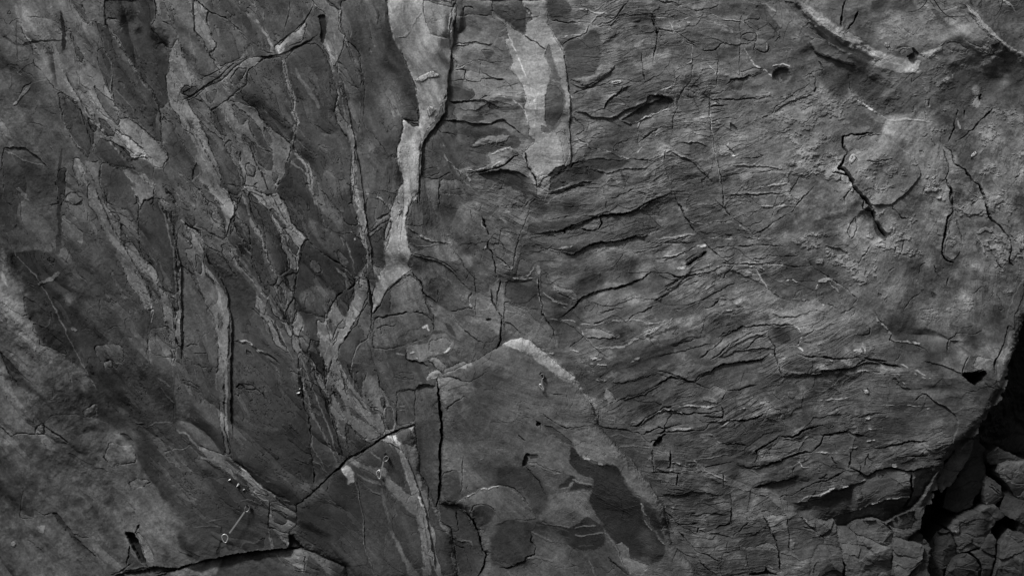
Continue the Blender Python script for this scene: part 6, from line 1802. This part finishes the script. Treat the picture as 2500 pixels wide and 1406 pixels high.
def nest(pts, holes, label, rr=1.0, alb=None, th=9):
    """mud nest: a low lumpy crust with open cells"""
    c = np.mean(np.array(pts), axis=0); e = empty('mud_nest', wp(c[0], c[1]))
    tag(e, label, 'insect nest', 'mud nests on the rock')
    bm = bmesh.new(); n = 6; P = smoothpts([Vector((x, y, 0)) for x, y in pts], 1, True); rings = []
    r = random.Random(int(c[0] * 7))
    for k in range(n + 1):
        f = 1 - k / n; ring = []
        for p in P:
            x = c[0] + (p.x - c[0]) * f; y = c[1] + (p.y - c[1]) * f
            hgt = (th * math.sin(min(1, (1 - f) * 2.2) * math.pi / 2) + r.uniform(-2, 2)) / 1000 - (.012 if k == 0 else 0)
            w0 = wp(x, y, hgt); ring.append(bm.verts.new(w0))
        rings.append(ring)
    for A, B in zip(rings, rings[1:]):
        for i in range(len(A)): bm.faces.new((A[i], A[(i + 1) % len(A)], B[(i + 1) % len(A)], B[i]))
    bmesh.ops.recalc_face_normals(bm, faces=bm.faces); crust = finish('mud_crust', bm, MUD, e)
    for (x, y) in holes:
        bm = bmesh.new(); g = bmesh.ops.create_cone(bm, cap_ends=True, segments=10, radius1=rr * S, radius2=rr * S * .8, depth=.012)
        bmesh.ops.rotate(bm, verts=g['verts'], cent=(0, 0, 0), matrix=Matrix.Rotation(math.pi / 2, 3, 'X'))
        bmesh.ops.translate(bm, verts=g['verts'], vec=wp(x, y, th / 1000)); finish('cell_opening', bm, HOLE, e)
f = lambda o, *n: [(o[0] + n[i] * o[2], o[1] + n[i + 1] * o[2]) for i in range(0, len(n), 2)]
o = (1000, 160, 1 / 10.04)
nest(f(o, 120,390, 160,330, 250,270, 360,230, 480,160, 600,130, 650,180, 740,220, 790,250, 760,290, 640,310, 490,330, 440,310, 380,380, 280,450, 200,420),
     f(o, 145,385, 220,322, 235,385, 190,405, 225,425, 270,448, 352,275, 318,368, 352,352, 340,398, 430,258, 478,222, 488,172, 548,168, 548,210, 600,150, 600,198, 588,240, 585,285, 505,275, 490,318, 662,268, 742,232, 625,155, 718,258),
     'long curved mud nest with many black holes on the pale pillar', .95)
nest(f(o, 470,990, 540,1000, 620,1050, 650,1110, 600,1180, 540,1270, 460,1280, 450,1180, 410,1110, 440,1040),
     f(o, 478,1010, 474,1056, 436,1112, 440,1156, 460,1200, 487,1098, 520,1060, 580,1050, 570,1080, 568,1118, 550,1156, 542,1200, 462,1240, 640,1106, 500,1140, 510,1175),
     'compact diamond shaped mud nest lower on the pale pillar', .9)
nest(f((2000,0,1/2.812), 445,300, 460,290, 485,300, 492,322, 470,330, 448,318), f((2000,0,1/2.812), 452,302, 466,298, 478,304, 458,314, 470,316, 484,320, 466,326), 'small mud nest below the bare twigs on the light upper rock', 1.0)
nest(f((2000,0,1/2.812), 195,1100, 210,1065, 235,1050, 255,1070, 250,1100, 215,1135, 200,1125), f((2000,0,1/2.812), 222,1075, 240,1072, 252,1086, 218,1092, 232,1100, 205,1108, 212,1122, 203,1135, 226,1085, 245,1098), 'mud nest on the pale flake beside the wide curved crack', 1.0)
nest(f((2000,0,1/2.812), 1035,1085, 1045,1060, 1070,1038, 1088,1042, 1080,1062, 1055,1082), f((2000,0,1/2.812), 1042,1078, 1052,1064, 1064,1048, 1078,1044, 1072,1058, 1052,1084, 1042,1088), 'narrow slanted mud nest on the smooth rock near the right edge', 1.0)
nest(f((800,450,1/2.812), 485,190, 500,170, 512,170, 508,195, 492,212, 484,208), f((800,450,1/2.812), 503,174, 498,184, 505,188, 494,194, 500,202, 489,208, 510,178), 'tiny dark mud nest in the narrow waist of the pale pillar', .8)
nest(f((2000,906,1/2.812), 295,125, 315,130, 330,122, 348,150, 335,166, 312,152), f((2000,906,1/2.812), 302,130, 318,140, 326,150, 336,160, 332,136, 342,152, 312,146), 'raised mud nest on the smooth band of the lower right wall', .8)
nest(f((1200,0,1/2.812), 800,580, 830,560, 900,552, 900,572, 840,590), f((1200,0,1/2.812), 820,576, 848,572, 866,566, 890,560, 834,584, 870,574), 'thin mud nest along the ledge above the stepped dark band', .75)

# bare twigs hanging in at the upper right
def twig(base, branches, label, off=.17):
    root = empty('dry_twig', wp(*base, off)); tag(root, label, 'twig', 'bare twigs hanging over the top edge')
    for i, (pts, r) in enumerate(branches):
        P = []
        for k, (x, y) in enumerate(pts):
            hh = max(height_at(min(max(x, 0), 2500), max(y, 0)), 0.0)
            P.append(Vector(((x - 1250) * S, -hh - off - .03 * math.sin(k * 1.3 + i), (703 - y) * S)))
        tube('stem' if i == 0 else 'side_shoot', TWIG, smoothpts(P, 2), r * 1.6 * S, root, False, 6, .45)
g = lambda *n: [(2200 + n[i] * .12, n[i + 1] * .12) for i in range(0, len(n), 2)]
twig((2270, -30), [(g(520,-300, 560,0, 640,120, 760,260, 860,350, 930,390, 1040,470), 1.0), (g(760,265, 880,240, 1000,190, 1130,120), .6),
     (g(780,400, 880,392, 1000,375, 1120,380, 1220,400, 1290,510), .6), (g(560,0, 640,95, 740,90, 790,50, 700,-10), .5), (g(905,390, 908,560), .35), (g(930,390, 1020,395, 1080,402), .5),
     (g(790,290, 700,330, 660,330), .45), (g(790,60, 815,180, 820,260), .4)], 'longest forked bare twig, reaching down left of the bright diagonal ridge')
twig((2256, -30), [(g(500,-300, 465,0, 440,100, 380,180, 300,240, 200,280, 60,290), .9), (g(470,20, 540,100, 600,160, 630,200), .6), (g(460,60, 400,75), .4)], 'curved bare twig bending left above the light upper rock')
twig((2390, -30), [(g(1660,-200, 1590,0, 1510,110, 1470,190, 1430,210), .8), (g(1480,180, 1530,230), .4), (g(1400,0, 1330,50, 1320,120, 1400,180), .6)], 'short bare twig right of the bright diagonal ridge, near its top')
twig((2436, -30), [(g(1960,-200, 1975,0, 1975,120, 1950,240, 1870,350, 1780,385), .9), (g(1950,240, 1930,350, 1830,460), .5), (g(1850,0, 1920,100, 1940,190), .5)], 'bare twig hanging straight down and forking near the top right corner')
twig((2490, -30), [(g(2330,-200, 2400,60, 2450,170, 2470,280, 2460,330), .5), (g(2600,360, 2420,370, 2300,420), .5), (g(2600,430, 2400,465, 2320,480), .4)], 'thin bare twigs fringing the right edge beside the dark corner')
